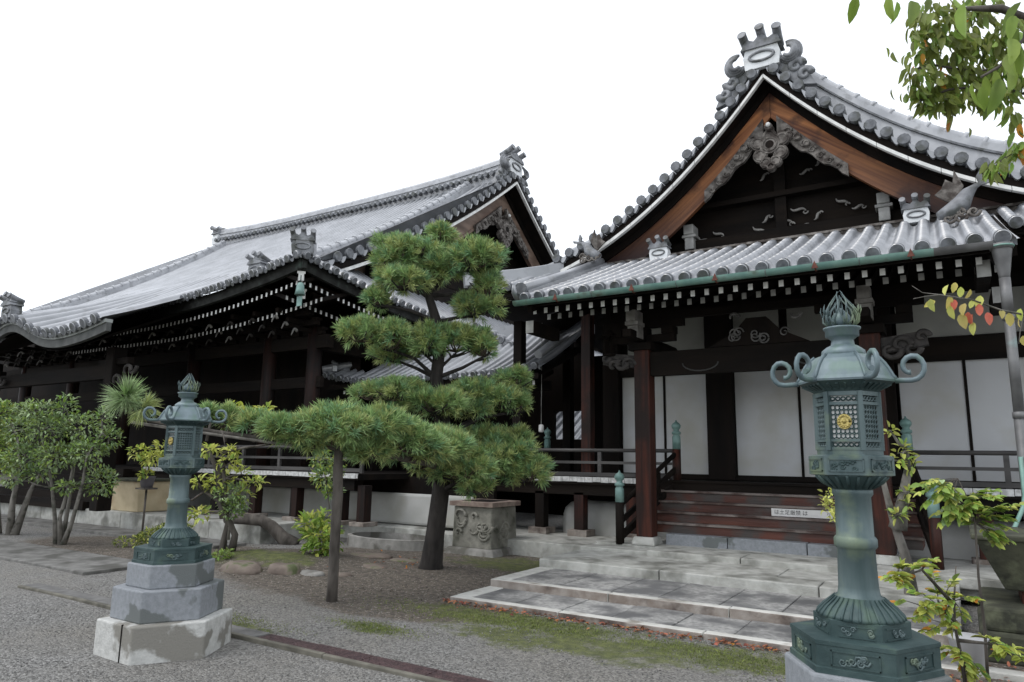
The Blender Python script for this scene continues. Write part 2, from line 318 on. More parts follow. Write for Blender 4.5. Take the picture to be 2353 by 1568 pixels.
# gable with verge tiles, white edge, bargeboards, pendant; M(u, w, z): u along the gable, w outward
def gable(parent, M, zr, ua, ub, deep, sc, board, deco_label=None):
    us = frange(-ua, -.001, 22)+frange(.001, ub, 22)
    usb = us
    # tile layer over the overhang, then soffit
    mb = MB(); mb.strip(M, us, lambda u: zr(abs(u))-.02*sc, lambda u: zr(abs(u))-.16*sc, -.02, -deep)
    mb.build('gable_soffit', [DW], parent)
    # white plaster edge in short lengths
    mb = MB()
    for sgn, um in ((-1, ua), (1, ub)):
        n = int(um/(.42*sc))
        for i in range(n):
            a, b = um*i/n+.004, um*(i+1)/n-.004
            mb.strip(M, [sgn*x for x in frange(a, b, 3)], lambda u: zr(abs(u))-.17*sc, lambda u: zr(abs(u))-.235*sc, .03, -.06)
    mb.build('verge_trim', [WP], parent)
    # verge discs
    mb = MB()
    for sgn, um in ((-1, ua), (1, ub)):
        u = .0; k = 0
        while u < um:
            z = zr(u)+.09*sc
            if u > .05:
                mb.tube([M(sgn*u, -.45, z), M(sgn*u, .07, z)], .088*sc, 10, 0)
                mb.tube([M(sgn*u, .07, z), M(sgn*u, .085, z)], [.10*sc, .088*sc], 10, 0)
            du = .30*sc/sqrt(1+((zr(u+.02)-zr(u))/.02)**2)
            a, b = u+du*.25, u+du*.75
            ring = [(sgn*(a+(b-a)*j/6), zr(a+(b-a)*j/6)+.02*sc-.075*sc*sin(pi*j/6)) for j in range(7)]
            ring += [(sgn*b, zr(b)+.06*sc), (sgn*a, zr(a)+.06*sc)]
            mb.prism(ring, lambda p, q, t: M(p, t, q), -.3, .045, 1)
            u += du
    mb.build('verge_tile', [TD, TL], parent)
    # bargeboards
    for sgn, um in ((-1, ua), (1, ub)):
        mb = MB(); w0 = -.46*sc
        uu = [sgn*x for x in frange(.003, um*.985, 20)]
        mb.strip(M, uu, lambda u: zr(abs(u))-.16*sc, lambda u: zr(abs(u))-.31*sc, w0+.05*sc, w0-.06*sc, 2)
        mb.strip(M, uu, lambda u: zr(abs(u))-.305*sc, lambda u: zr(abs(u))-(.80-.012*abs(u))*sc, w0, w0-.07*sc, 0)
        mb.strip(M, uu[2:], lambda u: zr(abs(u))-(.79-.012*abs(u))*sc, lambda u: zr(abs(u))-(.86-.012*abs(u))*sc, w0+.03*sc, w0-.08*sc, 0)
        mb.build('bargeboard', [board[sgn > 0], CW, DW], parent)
    # pendant
    pd = MB(); zc = zr(0)-1.42*sc; w = -.34*sc
    def disc(u, z, r, h=.06, m=0):
        u, z, r = u*.88, z*.9, r*.88
        pd.tube([M(u*sc, w-.05*sc, zc+z*sc), M(u*sc, w+h*sc, zc+z*sc)], r*sc, 14, m, True, False)
        a = [M((u+r*.72*cos(t))*sc, w+h*sc, zc+(z+r*.72*sin(t))*sc) for t in frange(0, 2*pi, 12)]
        pd.tube(a, .018*sc, 5, m, False)
    disc(0, 0, .20, .08); pd.tube([M(0, w, zc), M(0, w+.085*sc, zc)], .075*sc, 12, 1)
    for u, z, r in ((-.24, .08, .15), (.24, .08, .15), (-.20, -.19, .15), (.20, -.19, .15), (-.10, -.36, .12), (.10, -.36, .12), (0, -.46, .10), (0, .2, .14)): disc(u, z, r)
    disc(0, .36, .085, .12); pd.ball(M(0, w+.13*sc, zc+.36*sc), .045*sc, 2)
    for sgn in (-1, 1):
        for i in range(3):
            u = .36+i*.17; zz = zr(u*sc)-zr(0)+.62*sc
            z = (zz/sc)+.0
            disc(sgn*u, min(.12, z+.05), .105-.02*i, .04)
        ul = [sgn*q*sc for q in frange(.12, 1.25, 12)]
        pd.strip(M, ul, lambda u: zr(abs(u))-.70*sc, lambda u: zr(abs(u))-(.90+.20*max(0, 1-abs(u)/(1.25*sc))+.035*sin(abs(u)/sc*17))*sc, w-.02*sc, w-.10*sc)
        for q in frange(.3, 1.1, 6): scroll(pd, M(sgn*q*sc, w-.01*sc, zr(q*sc)-.86*sc), .075*sc*(1.25-q*.5), r=.02*sc, turn=sgn, dirs=(M(1, 0, 0)-M(0, 0, 0), (0, 0, 1)))
    pd.build('pendant', [CW, DW, WP], parent)
    # recessed wall with beams
    mb = MB(); wl_ = -deep; zb = min(zr(ua), zr(ub))-.6*sc
    pts = [(u, zr(abs(u))-.15*sc) for u in us]
    mb.prism([(-ua, zb)]+pts+[(ub, zb)], lambda a, b, t: M(a, t, b), wl_, wl_-.1, 0)
    mb.build('gable_wall', [DWX], parent)
    return wl_

def scroll(mb, c, size, M=None, m=0, r=.02, turn=1, dirs=((1, 0, 0), (0, 0, 1)), n=18, cyc=1.3):
    """a curled carving in the plane of dirs"""
    a, b = Vector(dirs[0]), Vector(dirs[1]); c = Vector(c); pts = []; rs = []
    for i in range(n+1):
        t = i/n; ang = turn*t*cyc*2*pi; rad = size*(1-.8*t)
        pts.append(c+a*(rad*cos(ang))+b*(rad*sin(ang))); rs.append(r*(1-.5*t))
    mb.tube(pts, rs, 6, m)

def ornament(parent, loc, ax, sc=1., tall=True, body_mat=1):
    """ridge-end tile: ax = unit outward vector"""
    ax = Vector(ax); sd_ = Vector((0, 0, 1)).cross(ax); L = Vector(loc)
    def F(a, b, t): return L+sd_*(a*sc)+Vector((0, 0, b*sc))+ax*(t*sc)
    mb = MB()
    body = [(-.33, 0), (.33, 0), (.36, .26), (.31, .45), (-.31, .45), (-.36, .26)]
    mb.prism(body, F, -.22, .12, body_mat)
    mb.prism([(-.40, .43), (.40, .43), (.34, .52), (0, .60), (-.34, .52)], F, -.25, .17, 0)
    mb.prism([(-.36, .53), (0, .61), (.36, .53), (.30, .68), (.14, .60), (0, .74), (-.14, .60), (-.30, .68)], F, -.2, .13, 0)
    mb.tube([F(.2*cos(t)*1.2, .24+.10*sin(t), .13) for t in frange(0, 2*pi, 16)], .03*sc, 6, 0, False)
    for a, b, an in ((-.32, .70, -.25), (0, .78, 0), (.30, .70, .25)):
        p0, p1 = F(a, b-.12, -.25), F(a*1.1, b+.16, .26)
        mb.tube([p0, F(a*1.03, b-.04, .0), F(a*1.08, b+.05, .22)], .088*sc, 12, 0); q0, q1 = F(a*1.08, b+.05, .22), F(a*1.085, b+.056, .235); mb.tube([q0, q1], [.098*sc, .09*sc], 12, 0)
    if tall:
        for s in (-1, 1):
            for k in range(4):
                c = F(s*.52, .22-.015*k, .02+.05*k); rr = (.20-.035*k)*sc
                mb.tube([c+sd_*s*rr*cos(q)+Vector((0, 0, rr*sin(q)*1.15)) for q in frange(-2.6, 1.9, 14)], [.03*sc+.028*sc*min(i, 14-i)/7 for i in range(15)], 7, 0)
            for k, (a, b, z) in enumerate(((.62, -.12, .15), (.78, -.34, .13))):
                scroll(mb, F(s*a, b, .02), z*sc, m=0, r=.075*sc, turn=s, dirs=(sd_*s, (0, 0, 1)), cyc=1.1)
            mb.prism([(s*.3, .2), (s*.56, .16), (s*.80, -.2), (s*.98, -.6), (s*.6, -.5), (s*.3, -.1)], F, -.12, .02, 0)
    return mb.build('ridge_ornament', [TO, PL], parent)

# ------------------------------------------------------------------ ground and paving
def ground():
    m = bpy.data.materials.new('gravel_soil_moss'); m.use_nodes = True
    n, l = m.node_tree.nodes, m.node_tree.links; b = n['Principled BSDF']; b.inputs['Roughness'].default_value = .95
    tc = n.new('ShaderNodeTexCoord')
    def noise(s, d=6, ro=.5):
        x = n.new('ShaderNodeTexNoise'); x.inputs['Scale'].default_value = s; x.inputs['Detail'].default_value = d
        x.inputs['Roughness'].default_value = ro; l.new(tc.outputs['Object'], x.inputs['Vector']); return x.outputs[0]
    def ramp(src, p0, p1, a=(0, 0, 0), c=(1, 1, 1)):
        r = n.new('ShaderNodeValToRGB'); r.color_ramp.elements[0].position = p0; r.color_ramp.elements[1].position = p1
        r.color_ramp.elements[0].color = (*a, 1); r.color_ramp.elements[1].color = (*c, 1); l.new(src, r.inputs[0]); return r.outputs[0]
    def mix(f, a, c):
        x = n.new('ShaderNodeMixRGB'); l.new(f, x.inputs[0]); l.new(a, x.inputs[1])
        if isinstance(c, tuple): x.inputs[2].default_value = (*c, 1)
        else: l.new(c, x.inputs[2])
        return x.outputs[0]
    def math_(op, a, c):
        x = n.new('ShaderNodeMath'); x.operation = op; x.use_clamp = True
        for i, q in enumerate((a, c)):
            if isinstance(q, (int, float)): x.inputs[i].default_value = q
            else: l.new(q, x.inputs[i])
        return x.outputs[0]
    def blob(cx, cy, rx, ry, soft=.5):
        mp = n.new('ShaderNodeMapping'); mp.vector_type = 'POINT'
        mp.inputs['Scale'].default_value = (1/rx, 1/ry, 0); mp.inputs['Location'].default_value = (-cx/rx, -cy/ry, 0)
        l.new(tc.outputs['Object'], mp.inputs[0])
        le = n.new('ShaderNodeVectorMath'); le.operation = 'LENGTH'; l.new(mp.outputs[0], le.inputs[0])
        x = n.new('ShaderNodeMapRange'); x.inputs[1].default_value = 1+soft*.5; x.inputs[2].default_value = 1-soft*.5
        l.new(le.outputs['Value'], x.inputs[0]); return x.outputs[0]
    vor = n.new('ShaderNodeTexVoronoi'); vor.inputs['Scale'].default_value = 58; l.new(tc.outputs['Object'], vor.inputs['Vector'])
    sep = n.new('ShaderNodeSeparateColor'); l.new(vor.outputs['Color'], sep.inputs[0])
    grav = ramp(sep.outputs[0], .0, 1., (.07, .068, .064), (.34, .335, .32))
    big = ramp(noise(.6, 4), .35, .65)
    grav2 = mix(big, grav, ramp(sep.outputs[1], 0, 1, (.10, .095, .085), (.30, .285, .255)))
    soil = ramp(noise(14, 8), .3, .7, (.06, .05, .04), (.175, .148, .12))
    soil = mix(ramp(sep.outputs[2], .93, .96), soil, (.32, .29, .25))
    wob = noise(2.6, 7, .62)
    sm = None
    for a in ((-7.3, 8.2, 2.9, 2.2), (-11.8, 7.2, 3.2, 1.5), (-6.3, 9.6, 2.1, 1.6), (-5.6, 6.6, 1.5, .9), (.4, 7.3, 1.2, 1.2)):
        x = blob(*a); sm = x if sm is None else math_('MAXIMUM', sm, x)
    sm = ramp(math_('ADD', sm, math_('SUBTRACT', wob, .5)), .40, .66)
    col = mix(sm, grav2, soil)
    mm = None
    for a in ((-3.9, 6.45, 1.7, .42), (-1.9, 6.35, 1.2, .45), (-5.0, 5.4, .55, .22), (-6.2, 4.6, .9, .25), (-9.2, 7.4, 1.2, .55), (-5.7, 9.7, 1.5, .9), (-3.2, 6.0, 1.5, .5)):
        x = blob(*a, 1.0); mm = x if mm is None else math_('MAXIMUM', mm, x)
    mo = ramp(math_('ADD', math_('MULTIPLY', mm, .62), math_('MULTIPLY', math_('SUBTRACT', noise(3.3, 8, .7), .40), 1.5)), .50, .74)
    moss = ramp(noise(9, 7), .35, .65, (.07, .082, .028), (.14, .16, .042))
    col = mix(math_('MULTIPLY', mo, .9), col, moss)
    l.new(col, b.inputs['Base Color'])
    bp = n.new('ShaderNodeBump'); bp.inputs['Strength'].default_value = 1.; bp.inputs['Distance'].default_value = .02
    l.new(vor.outputs['Distance'], bp.inputs['Height']); bp.invert = True; l.new(bp.outputs[0], b.inputs['Normal'])
    xs = [-400, -80, -30]+frange(-18, 4, 110)+[12, 40, 400]; ys = [-400, -40, -5]+frange(0, 12, 60)+[20, 60, 400]
    def h(x, y):
        def g(cx, cy, rx, ry, a): return a*exp(-(((x-cx)/rx)**2+((y-cy)/ry)**2)**1.5)
        z = g(-7.6, 8.6, 2.0, 1.5, .05)+g(-9.2, 7.7, 1.3, .9, .14)+g(-12.5, 6.9, 2.4, .8, .05)
        if -18 < x < 4 and 0 < y < 6.7: z += .008*sin(x*1.7+y)*sin(y*2.1-x*.6)
        return z-.006
    mb = MB(); mb.grid([[(x, y, h(x, y)) for x in xs] for y in ys], 0, True)
    return struct(mb.build('ground', [m]))
ground()

def slabs(mb, x0, x1, y0, y1, z0, z1, w, gap=.012, m=0, jit=.12):
    x = x0
    while x < x1-.05:
        e = min(x1, x+w*(1+R.uniform(-jit, jit)))
        if x1-e < w*.4: e = x1
        mb.box(x, e-gap, y0, y1, z0, z1+R.uniform(-.004, .004), m); x = e
terr = thing('stone_terrace', 'low stepped grey stone terrace in front of the wooden stairs', 'steps', (-2, 8, 0))
def terrace(x0, x1, y0, y1, z0, z1, label, wk=1.5, ws=.66, kerbw=.13, flat=False):
    mb = MB(); slabs(mb, x0, x1, y0, y0+kerbw, z0-.02, z1, wk, m=0)
    o = mb.build('kerb_stone', [STL, STR], terr, .012); o['label'] = label
    for p in o.data.polygons:
        if p.normal.y < -.5: p.material_index = 1
    mb = MB(); mb.box(x0, x0+.22, y0+kerbw+.01, y1, z0-.02, z1)
    mb.build('side_kerb', [STL], terr, .01)
    mb = MB(); slabs(mb, x0+.235, x1, y0+kerbw+.012, y1, z0-.02, z1-.004, ws)
    mb.build('paving_slab', [ST2], terr, .008)
terrace(-5.13, -.05, 6.86, 7.74, 0, .055, 'pale kerb of the lowest step above the moss')
terrace(-5.11, -.05, 7.68, 8.98, .05, .145, 'stained kerb of the middle step')
mb = MB(); slabs(mb, -5.12, -.05, 8.94, 9.4, .1, .258, 1.9); slabs(mb, -5.12, -.05, 9.412, 10.3, .1, .256, 1.5)
mb.build('upper_step', [ST], terr, .014)
mb = MB(); slabs(mb, -4.0, 1.5, 10.2, 10.75, .2, .335, 1.55); slabs(mb, -5.1, 1.5, 10.76, 11.3, .2, .333, 1.9); mb.box(-5.15, 3.2, 10.31, 12.9, .05, .30)
mb.build('pillar_base_course', [ST], terr, .012)
mb = MB(); slabs(mb, -4.02, -.65, 11.1, 11.5, .3, .50, 1.1)
mb.build('stair_foot_stone', [PLI], terr, .012)
mb = MB(); slabs(mb, -8.6, -5.16, 10.72, 10.98, -.02, .25, 1.6); mb.box(-8.6, -5.16, 10.99, 12.9, -.02, .245)
mb.build('edge_stone', [ST], terr, .015)

# ------------------------------------------------------------------ reception hall (right)
XC = -2.42
hall = thing('reception_hall', 'dark timber temple hall with front facing gable, white doors and wooden stairs', 'temple hall', (XC, 14, .4))
zs = lambda Y: 4.18+(Y-9.3)*.36+.012*(Y-9.3)**2
zg = lambda u: 8.80-1.2*u+.1077*u*u
Mr = lambda u, w, z: Vector((XC+u, 12.3-w, z))
lift = lambda x: .22*max(0, 1-abs(x+8.0)/2.4)**2
# skirt roof
tiled('porch_roof', lambda u, v: (u, v, zs(v)), -5.75, .78, lambda u: 9.3, lambda u: 12.75, 12, [TL, TD], hall, .262, .078, endseg=16)
tiled('front_roof', lambda u, v: (u, v, zs(v)+lift(u)), -8.0, -5.8, lambda u: 11.0, lambda u: min(12.75, 11.0+(u+8.0)), 6, [TL, TD], hall, .27, .076)
tiled('front_roof', lambda u, v: (u, v, zs(v)), .80, 5.2, lambda u: 11.0, lambda u: 12.75, 6, [TL, TD], hall, .262, .078, endseg=16)
tiled('side_roof', lambda u, v: (-8.0+v, u, zs(11+v)+.22*max(0, 1-abs(u-11)/2.4)**2*(1-v/1.5)), 11.0, 24, lambda u: 0., lambda u: min(1.5, u-11.0), 6, [TL, TD], hall, .27, .076, step=False)
# upper gable roof
for s in (-1, 1):
    tiled('gable_roof', lambda u, v, s=s: (XC+s*v, u, zg(v)), 12.35, 26, lambda u: 4.55, lambda u: .05, 16, [TL, TD], hall, .27, .076, step=False, ends=False)
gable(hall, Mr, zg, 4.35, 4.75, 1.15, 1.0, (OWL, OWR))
# descending ridges and main ridge
for s in (-1, 1):
    mb = MB(); um = 4.2; hr = .75 if s > 0 else .42
    mb.strip(Mr, [s*x for x in frange(.55, um, 16)], lambda u: zg(abs(u))+hr-.03, lambda u: zg(abs(u))-.1, -.55, -.80, 0)
    mb.strip(Mr, [s*x for x in frange(.55, um+.04, 16)], lambda u: zg(abs(u))+hr-.17, lambda u: zg(abs(u))+hr-.21, -.51, -.84, 1)
    mb.tube([Mr(s*x, -.68, zg(x)+hr) for x in frange(.5, um+.06, 16)], .085, 10, 0)
    x = .6
    while x < um:
        mb.tube([Mr(s*x, -.68, zg(x)+hr), Mr(s*(x+.05), -.68, zg(x+.05)+hr)], .105, 10, 0); x += .26
    mb.build('descending_ridge', [TN, TD], hall)
mb = MB(); mb.box(XC-.2, XC+.2, 12.5, 26, 8.7, 9.25, 0); mb.box(XC-.24, XC+.24, 12.5, 26, 8.98, 9.02, 1); mb.tube([(XC, 12.4, 9.3), (XC, 26, 9.3)], .11, 12)
mb.build('main_ridge', [TN, TD], hall)
ornament(hall, (XC, 12.33, 8.74), (0, -1, 0), .9)
# gable wall timbers and grey carvings
mb = MB()
mb.box(XC-4.4, XC+4.6, 13.25, 13.45, 5.75, 6.0); mb.box(XC-2.4, XC+2.4, 13.23, 13.45, 6.62, 6.72); mb.box(XC-.1, XC+.1, 13.3, 13.45, 5.6, 7.9)
mb.build('gable_beam', [DWX], hall)
mb = MB(); mb.box(XC-4.5, XC+5.2, 12.74, 12.86, 5.36, 5.60); mb.box(XC-4.6, XC+5.3, 12.70, 12.88, 5.60, 5.64)
mb.build('gable_foot_board', [CW], hall)
for x in (-1.72, 1.72):
    mb = MB(); mb.box(XC+x-.09, XC+x+.09, 13.12, 13.42, 5.80, 6.04); mb.box(XC+x-.14, XC+x+.14, 13.1, 13.42, 6.04, 6.1); mb.box(XC+x-.10, XC+x+.10, 13.08, 13.42, 6.1, 6.3)
    mb.build('bracket_end', [GP], hall, .015)
for x, z, s, tn in ((-1.5, 6.02, .13, 1), (-1.2, 6.1, .12, -1), (-.42, 6.05, .14, 1), (-.28, 6.25, .1, -1), (.05, 6.15, .16, 1), (.3, 6.33, .14, -1), (.38, 6.0, .13, 1), (.62, 6.15, .09, 1), (1.05, 6.35, .12, 1), (1.3, 6.2, .1, -1), (.45, 7.05, .1, 1), (.7, 7.2, .1, -1), (-.3, 7.1, .09, 1)):
    mb = MB(); a_ = R.uniform(-.9, .9); mb.tube([(XC+x+s*(t*cos(a_)-.3*sin(t*2.6)*sin(a_)), 13.36, z+s*(t*sin(a_)+.3*sin(t*2.6)*cos(a_))) for t in frange(-1, 1, 10)], [.008+.02*sin(pi*i/10) for i in range(11)], 6)
    scroll(mb, (XC+x+s*.9*cos(a_), 13.36, z+s*.9*sin(a_)), s*.4, r=.016, turn=tn, cyc=.7)
    mb.build('carved_scroll', [NW], hall)
# porch sides: verge boards, side ridges
for x in (-5.72,):
    mb = MB(); mb.bar((x, 9.42, zs(9.4)+.06), (x, 12.5, zs(12.5)+.06), .2, .12, 0); mb.tube([(x, 9.36, zs(9.36)+.16), (x, 11.0, zs(11)+.17), (x, 12.4, zs(12.4)+.17)], .085, 10)
    mb.tube([(x, 9.36, zs(9.36)+.16), (x, 9.33, zs(9.36)+.16)], .1, 12, 1)
    mb.bar((x+(.16 if x < 0 else -.02), 9.32, zs(9.3)-.12), (x+(.16 if x < 0 else -.02), 12.4, zs(12.4)-.12), .07, .22, 2)
    mb.tube([(-5.86, 9.62, zs(9.6)+.06), (-5.84, 9.42, zs(9.4)+.06), (-5.84, 9.32, zs(9.3)+.14), (-5.84, 9.28, zs(9.3)+.24)], [.07, .08, .05, .015], 8)
    mb.build('porch_side_ridge', [TL, TD, DW], hall)
mb = MB(); mb.bar((.74, 9.34, zs(9.34)-.12), (.74, 12.4, zs(12.4)-.12), .07, .2); mb.build('porch_side_board', [DW], hall)
# hip ridge at the left corner
mb = MB()
hp = [(-8.0+t, 11.0+t, zs(11+t)+.22*max(0, 1-t/1.7)**2+.2) for t in (-.05, .3, .7, 1.1, 1.5)]
for a, b in zip(hp, hp[1:]): mb.bar(Vector(a)-Vector((0, 0, .08)), Vector(b)-Vector((0, 0, .08)), .22, .26)
mb.tube(hp, .085, 10); mb.build('hip_ridge', [TL, TD], hall)
for x, y in ((-4.55, 12.55), (-.22, 12.55)):
    ornament(hall, (x, y, zs(y)+.02), (0, -1, 0), .52, False)
def carp(x, y, z, s, tw):
    mb = MB(); pts = [(x-.28*s*tw, y-.1, z+.02*s), (x-.12*s*tw, y-.08, z+.07*s), (x+.06*s*tw, y-.04, z+.2*s), (x+.16*s*tw, y, z+.38*s), (x+.27*s*tw, y, z+.47*s), (x+.38*s*tw, y, z+.52*s)]
    mb.tube(pts, [.07*s, .13*s, .145*s, .10*s, .045*s, .02*s], 10, 1)
    for dx, dz in ((.22, .10), (.02, .26)):
        mb.prism([(0, 0), (dx*.45-.05, dz*.6), (dx, dz), (dx*.7+.05, dz*.4)], lambda a, b, t: (x+(.33*s+a*s)*tw, y+t, z+.47*s+b*s), -.02, .02, 0)
    mb.prism([(-.05, .2), (-.30, .42), (-.2, .5), (-.13, .66), (-.03, .58), (.0, .8), (.12, .5)], lambda a, b, t: (x+a*s*tw*1., y+t, z+b*s+.05*s), .1, .14, 2)
    for i in range(7): scroll(mb, (x+R.uniform(-.3, .22)*s*tw, y-.13, z+R.uniform(-.06, .1)*s), .09*s, r=.028*s, m=2, turn=R.choice((-1, 1)))
    mb.build('carp_ornament', [TO, TO, CW], hall)
carp(-5.70, 11.95, zs(11.95)+.3, .75, -1); carp(.32, 11.75, zs(11.75)+.12, .9, 1)
# eave boards, soffits
mb = MB()
mb.box(-5.72, .72, 9.42, 9.5, zs(9.4)-.14, zs(9.4)-.02); mb.box(-8.0, -5.75, 11.1, 11.18, zs(11)-.13, zs(11.05)-.01); mb.box(.75, 5.2, 11.1, 11.18, zs(11)-.13, zs(11.05)-.01)
mb.build('eave_board', [DWX], hall)
mb = MB()
def slab(x0, x1, ya, yb, dz, th=.05): mb.add([(x, y, zs(y)-dz-t) for t in (0, th) for x, y in ((x0, ya), (x1, ya), (x1, yb), (x0, yb))], [(0, 1, 2, 3), (7, 6, 5, 4), (0, 4, 5, 1), (1, 5, 6, 2), (2, 6, 7, 3), (3, 7, 4, 0)])
slab(-5.7, .7, 9.4, 13.2, .10); slab(-7.95, -5.7, 11.08, 13.2, .08); slab(.7, 5.2, 11.08, 13.2, .08)
mb.add([(-7.9, 11.1, 4.6), (-6.3, 11.1, 5.0), (-6.3, 24, 5.0), (-7.9, 24, 4.6)], [(0, 1, 2, 3)])
mb.build('eave_soffit', [DW], hall)
# rafters with white painted ends
def rafter_mesh(w, h, ln, sl, white):
    mb = MB(); mb.add([(x, y, z+y*sl) for y in (0, ln) for x, z in ((-w/2, -h/2), (w/2, -h/2), (w/2, h/2), (-w/2, h/2))],
                      [(7, 6, 5, 4), (0, 4, 5, 1), (1, 5, 6, 2), (2, 6, 7, 3), (3, 7, 4, 0)], 0)
    mb.add([(x, -.004, z) for x, z in ((-w/2, -h/2), (w/2, -h/2), (w/2, h/2), (-w/2, h/2))], [(0, 1, 2, 3)], 1)
    return mb.mesh('rafter', [DW, white])
rm1 = rafter_mesh(.062, .088, 1.0, .37, WP); rm2 = rafter_mesh(.066, .09, 1.2, .37, GP)
for i in range(32):
    x = -5.58+i*.2
    place(rm1, 'rafter', (x, 9.55, zs(9.55)-.26), hall); place(rm2, 'rafter', (x, 10.02, zs(10.02)-.44), hall)
for i in range(12): place(rm1, 'rafter', (-7.85+i*.185, 11.2, zs(11.2)-.26+lift(-7.85+i*.185)), hall)
for i in range(10): place(rm1, 'rafter', (.9+i*.2, 11.25, zs(11.25)-.26), hall)
# white corner blocks and big bracket ends
for x, y, z, m in ((.46, 9.62, 3.93, GP), (.62, 10.2, 3.72, GP), (-5.72, 9.62, 3.78, GP)):
    mb = MB(); mb.box(x-.07, x+.07, y, y+.9, z-.1, z+.1); mb.box(x-.07, x+.07, y-.005, y, z-.1, z+.1, 1); mb.build('corner_beam_end', [DW, m], hall)
# porch pillars, tie beam, brackets
for x in (-4.27, -.885):
    mb = MB(); mb.box(x-.135, x+.135, 10.8, 11.07, .45, 3.5); mb.build('porch_pillar', [RW], hall, .022)
    mb = MB(); mb.lathe([(.27, 0), (.27, .03), (.235, .12), (.20, .125)], (x, 10.935, .333), 4, 0, pi/4, False); mb.build('pillar_base', [ST], hall, .01)
    mb = MB(); mb.box(x-.20, x+.20, 10.73, 11.14, 3.46, 3.58); mb.box(x-.55, x+.55, 10.86, 11.0, 3.60, 3.72)
    for dx in (-.45, 0, .45): mb.box(x+dx-.1, x+dx+.1, 10.81, 11.05, 3.72, 3.84)
    mb.box(x-.7, x+.7, 10.87, 10.99, 3.84, 3.96); mb.box(x-.07, x+.07, 10.2, 10.85, 3.6, 3.72)
    mb.build('bracket_set', [DW], hall)
    mb = MB(); mb.box(x-.085, x+.085, 10.45, 10.7, 3.62, 3.82); mb.box(x-.11, x+.11, 10.4, 10.7, 3.82, 3.88); mb.box(x-.08, x+.08, 10.37, 10.7, 3.88, 4.06)
    mb.build('bracket_nose', [NW], hall)
    mb = MB(); s = -1 if x < XC else 1
    for k in range(4): scroll(mb, (x+s*(.25+.13*k), 10.83, 3.22+.05*k*(k % 2)), .15-.02*k, r=.045, turn=s*(1 if k % 2 else -1), cyc=.8)
    mb.bar((x+s*.1, 10.93, 3.28), (x+s*.7, 10.93, 3.36), .16, .2)
    mb.build('carved_nosing', [mat('dark_carving', (.03, .027, .025), (.07, .062, .058), 9, .8)], hall)
mb = MB(); mb.box(-4.13, -1.02, 10.85, 11.01, 3.03, 3.42); mb.box(-5.1, 0, 10.88, 10.98, 3.96, 4.08)
mb.build('tie_beam', [DWX], hall)
mb = MB(); mb.tube([(-3.3+.22*cos(t)*1.3, 10.845, 3.2+.13*sin(t)) for t in frange(pi, 2*pi, 10)], .012, 5); mb.tube([(-1.6+.22*cos(t)*1.3, 10.845, 3.2+.13*sin(t)) for t in frange(pi, 2*pi, 10)], .012, 5)
mb.build('beam_carving', [mat('dim_carving', (.05, .05, .048))], hall)
mb = MB(); mb.prism([(-.75, 0), (-.55, .10), (-.35, .2), (-.15, .42), (.15, .42), (.35, .2), (.55, .1), (.75, 0)], lambda a, b, t: (XC+.0+a, 10.93+t, 3.43+b), -.07, .07)
mb.build('frog_leg_strut', [DW], hall)
DUST = mat('dusty_carving', (.06, .058, .055), (.16, .155, .15), 14)
for i in range(9):
    mb = MB(); scroll(mb, (XC+R.uniform(-.45, .45), 10.84, 3.5+R.uniform(0, .14)), .08, r=.014, turn=R.choice((-1, 1))); mb.build('carved_scroll', [DUST], hall)
mb = MB(); scroll(mb, (XC-.35, 10.84, 3.86), .11, r=.03, cyc=.5); mb.build('carved_scroll', [DUST], hall)
mb = MB(); scroll(mb, (XC+.55, 10.84, 3.86), .11, r=.03, turn=-1, cyc=.5); mb.build('carved_scroll', [DUST], hall)
for x0, x1 in ((-4.27, -5.5), (-.885, -.7)):
    mb = MB(); mb.tube([(x0, 11.0, 3.35), (x0, 11.6, 3.62), (x0, 12.3, 3.62), (x0, 13, 3.4)], .12, 6); mb.build('rainbow_beam', [DW], hall)
# body: floor, walls, doors
mb = MB(); mb.box(-8.6, 5.2, 11.98, 20, 1.20, 1.32); mb.box(-8.55, -4.2, 12.04, 20, 1.0, 1.2); mb.box(-.5, 5.2, 12.04, 20, 1.0, 1.2); mb.build('veranda_floor', [DWX], hall)
VE = mat('white_weathered_board_ends', (.40, .40, .39), (.66, .66, .65), 16, .8)
for a, b in ((-8.6, -4.25), (-.45, 5.2)):
    x = a; mb = MB()
    while x < b:
        e = min(b, x+.16); mb.box(x, e-.008, 11.965+R.uniform(0, .006), 12.0, 1.245+R.uniform(-.006, .004), 1.335); x = e
    mb.build('veranda_edge', [VE], hall)
mb = MB(); mb.box(-5.85, 5.2, 13.02, 13.12, 1.3, 5.3); mb.box(-5.9, -5.8, 13.0, 24, 1.3, 4.9); mb.build('wall', [DW], hall)
mb = MB(); mb.box(-5.8, 5.2, 12.88, 13.0, 3.28, 3.66); mb.box(-5.8, 5.2, 12.9, 13.0, 4.40, 4.6); mb.box(-5.8, 5.2, 12.86, 13.0, 1.33, 1.42); mb.build('lintel', [DWX], hall)
doors = [(-5.53, -4.66), (-4.64, -3.81), (-3.32, -2.22), (-2.20, -1.10), (-.68, .23), (.25, 1.16), (1.55, 2.5), (2.52, 3.5)]
for a, b in doors:
    mb = MB(); mb.box(a, b, 12.94, 12.98, 1.42, 3.28); o = mb.build('sliding_door', [DP], hall)
    mb = MB(); mb.box(a-.008, a+.012, 12.925, 12.985, 1.42, 3.28); mb.box(b-.012, b+.008, 12.925, 12.985, 1.42, 3.28); mb.build('door_frame', [DW], o)
for x in (-5.72, -3.565, -.89, 1.36, 3.7):
    mb = MB(); w = .24 if x == -3.565 else .17; mb.box(x-w, x+w, 12.8, 13.05, 1.33, 4.5); mb.build('wall_pillar', [DW], hall, .01)
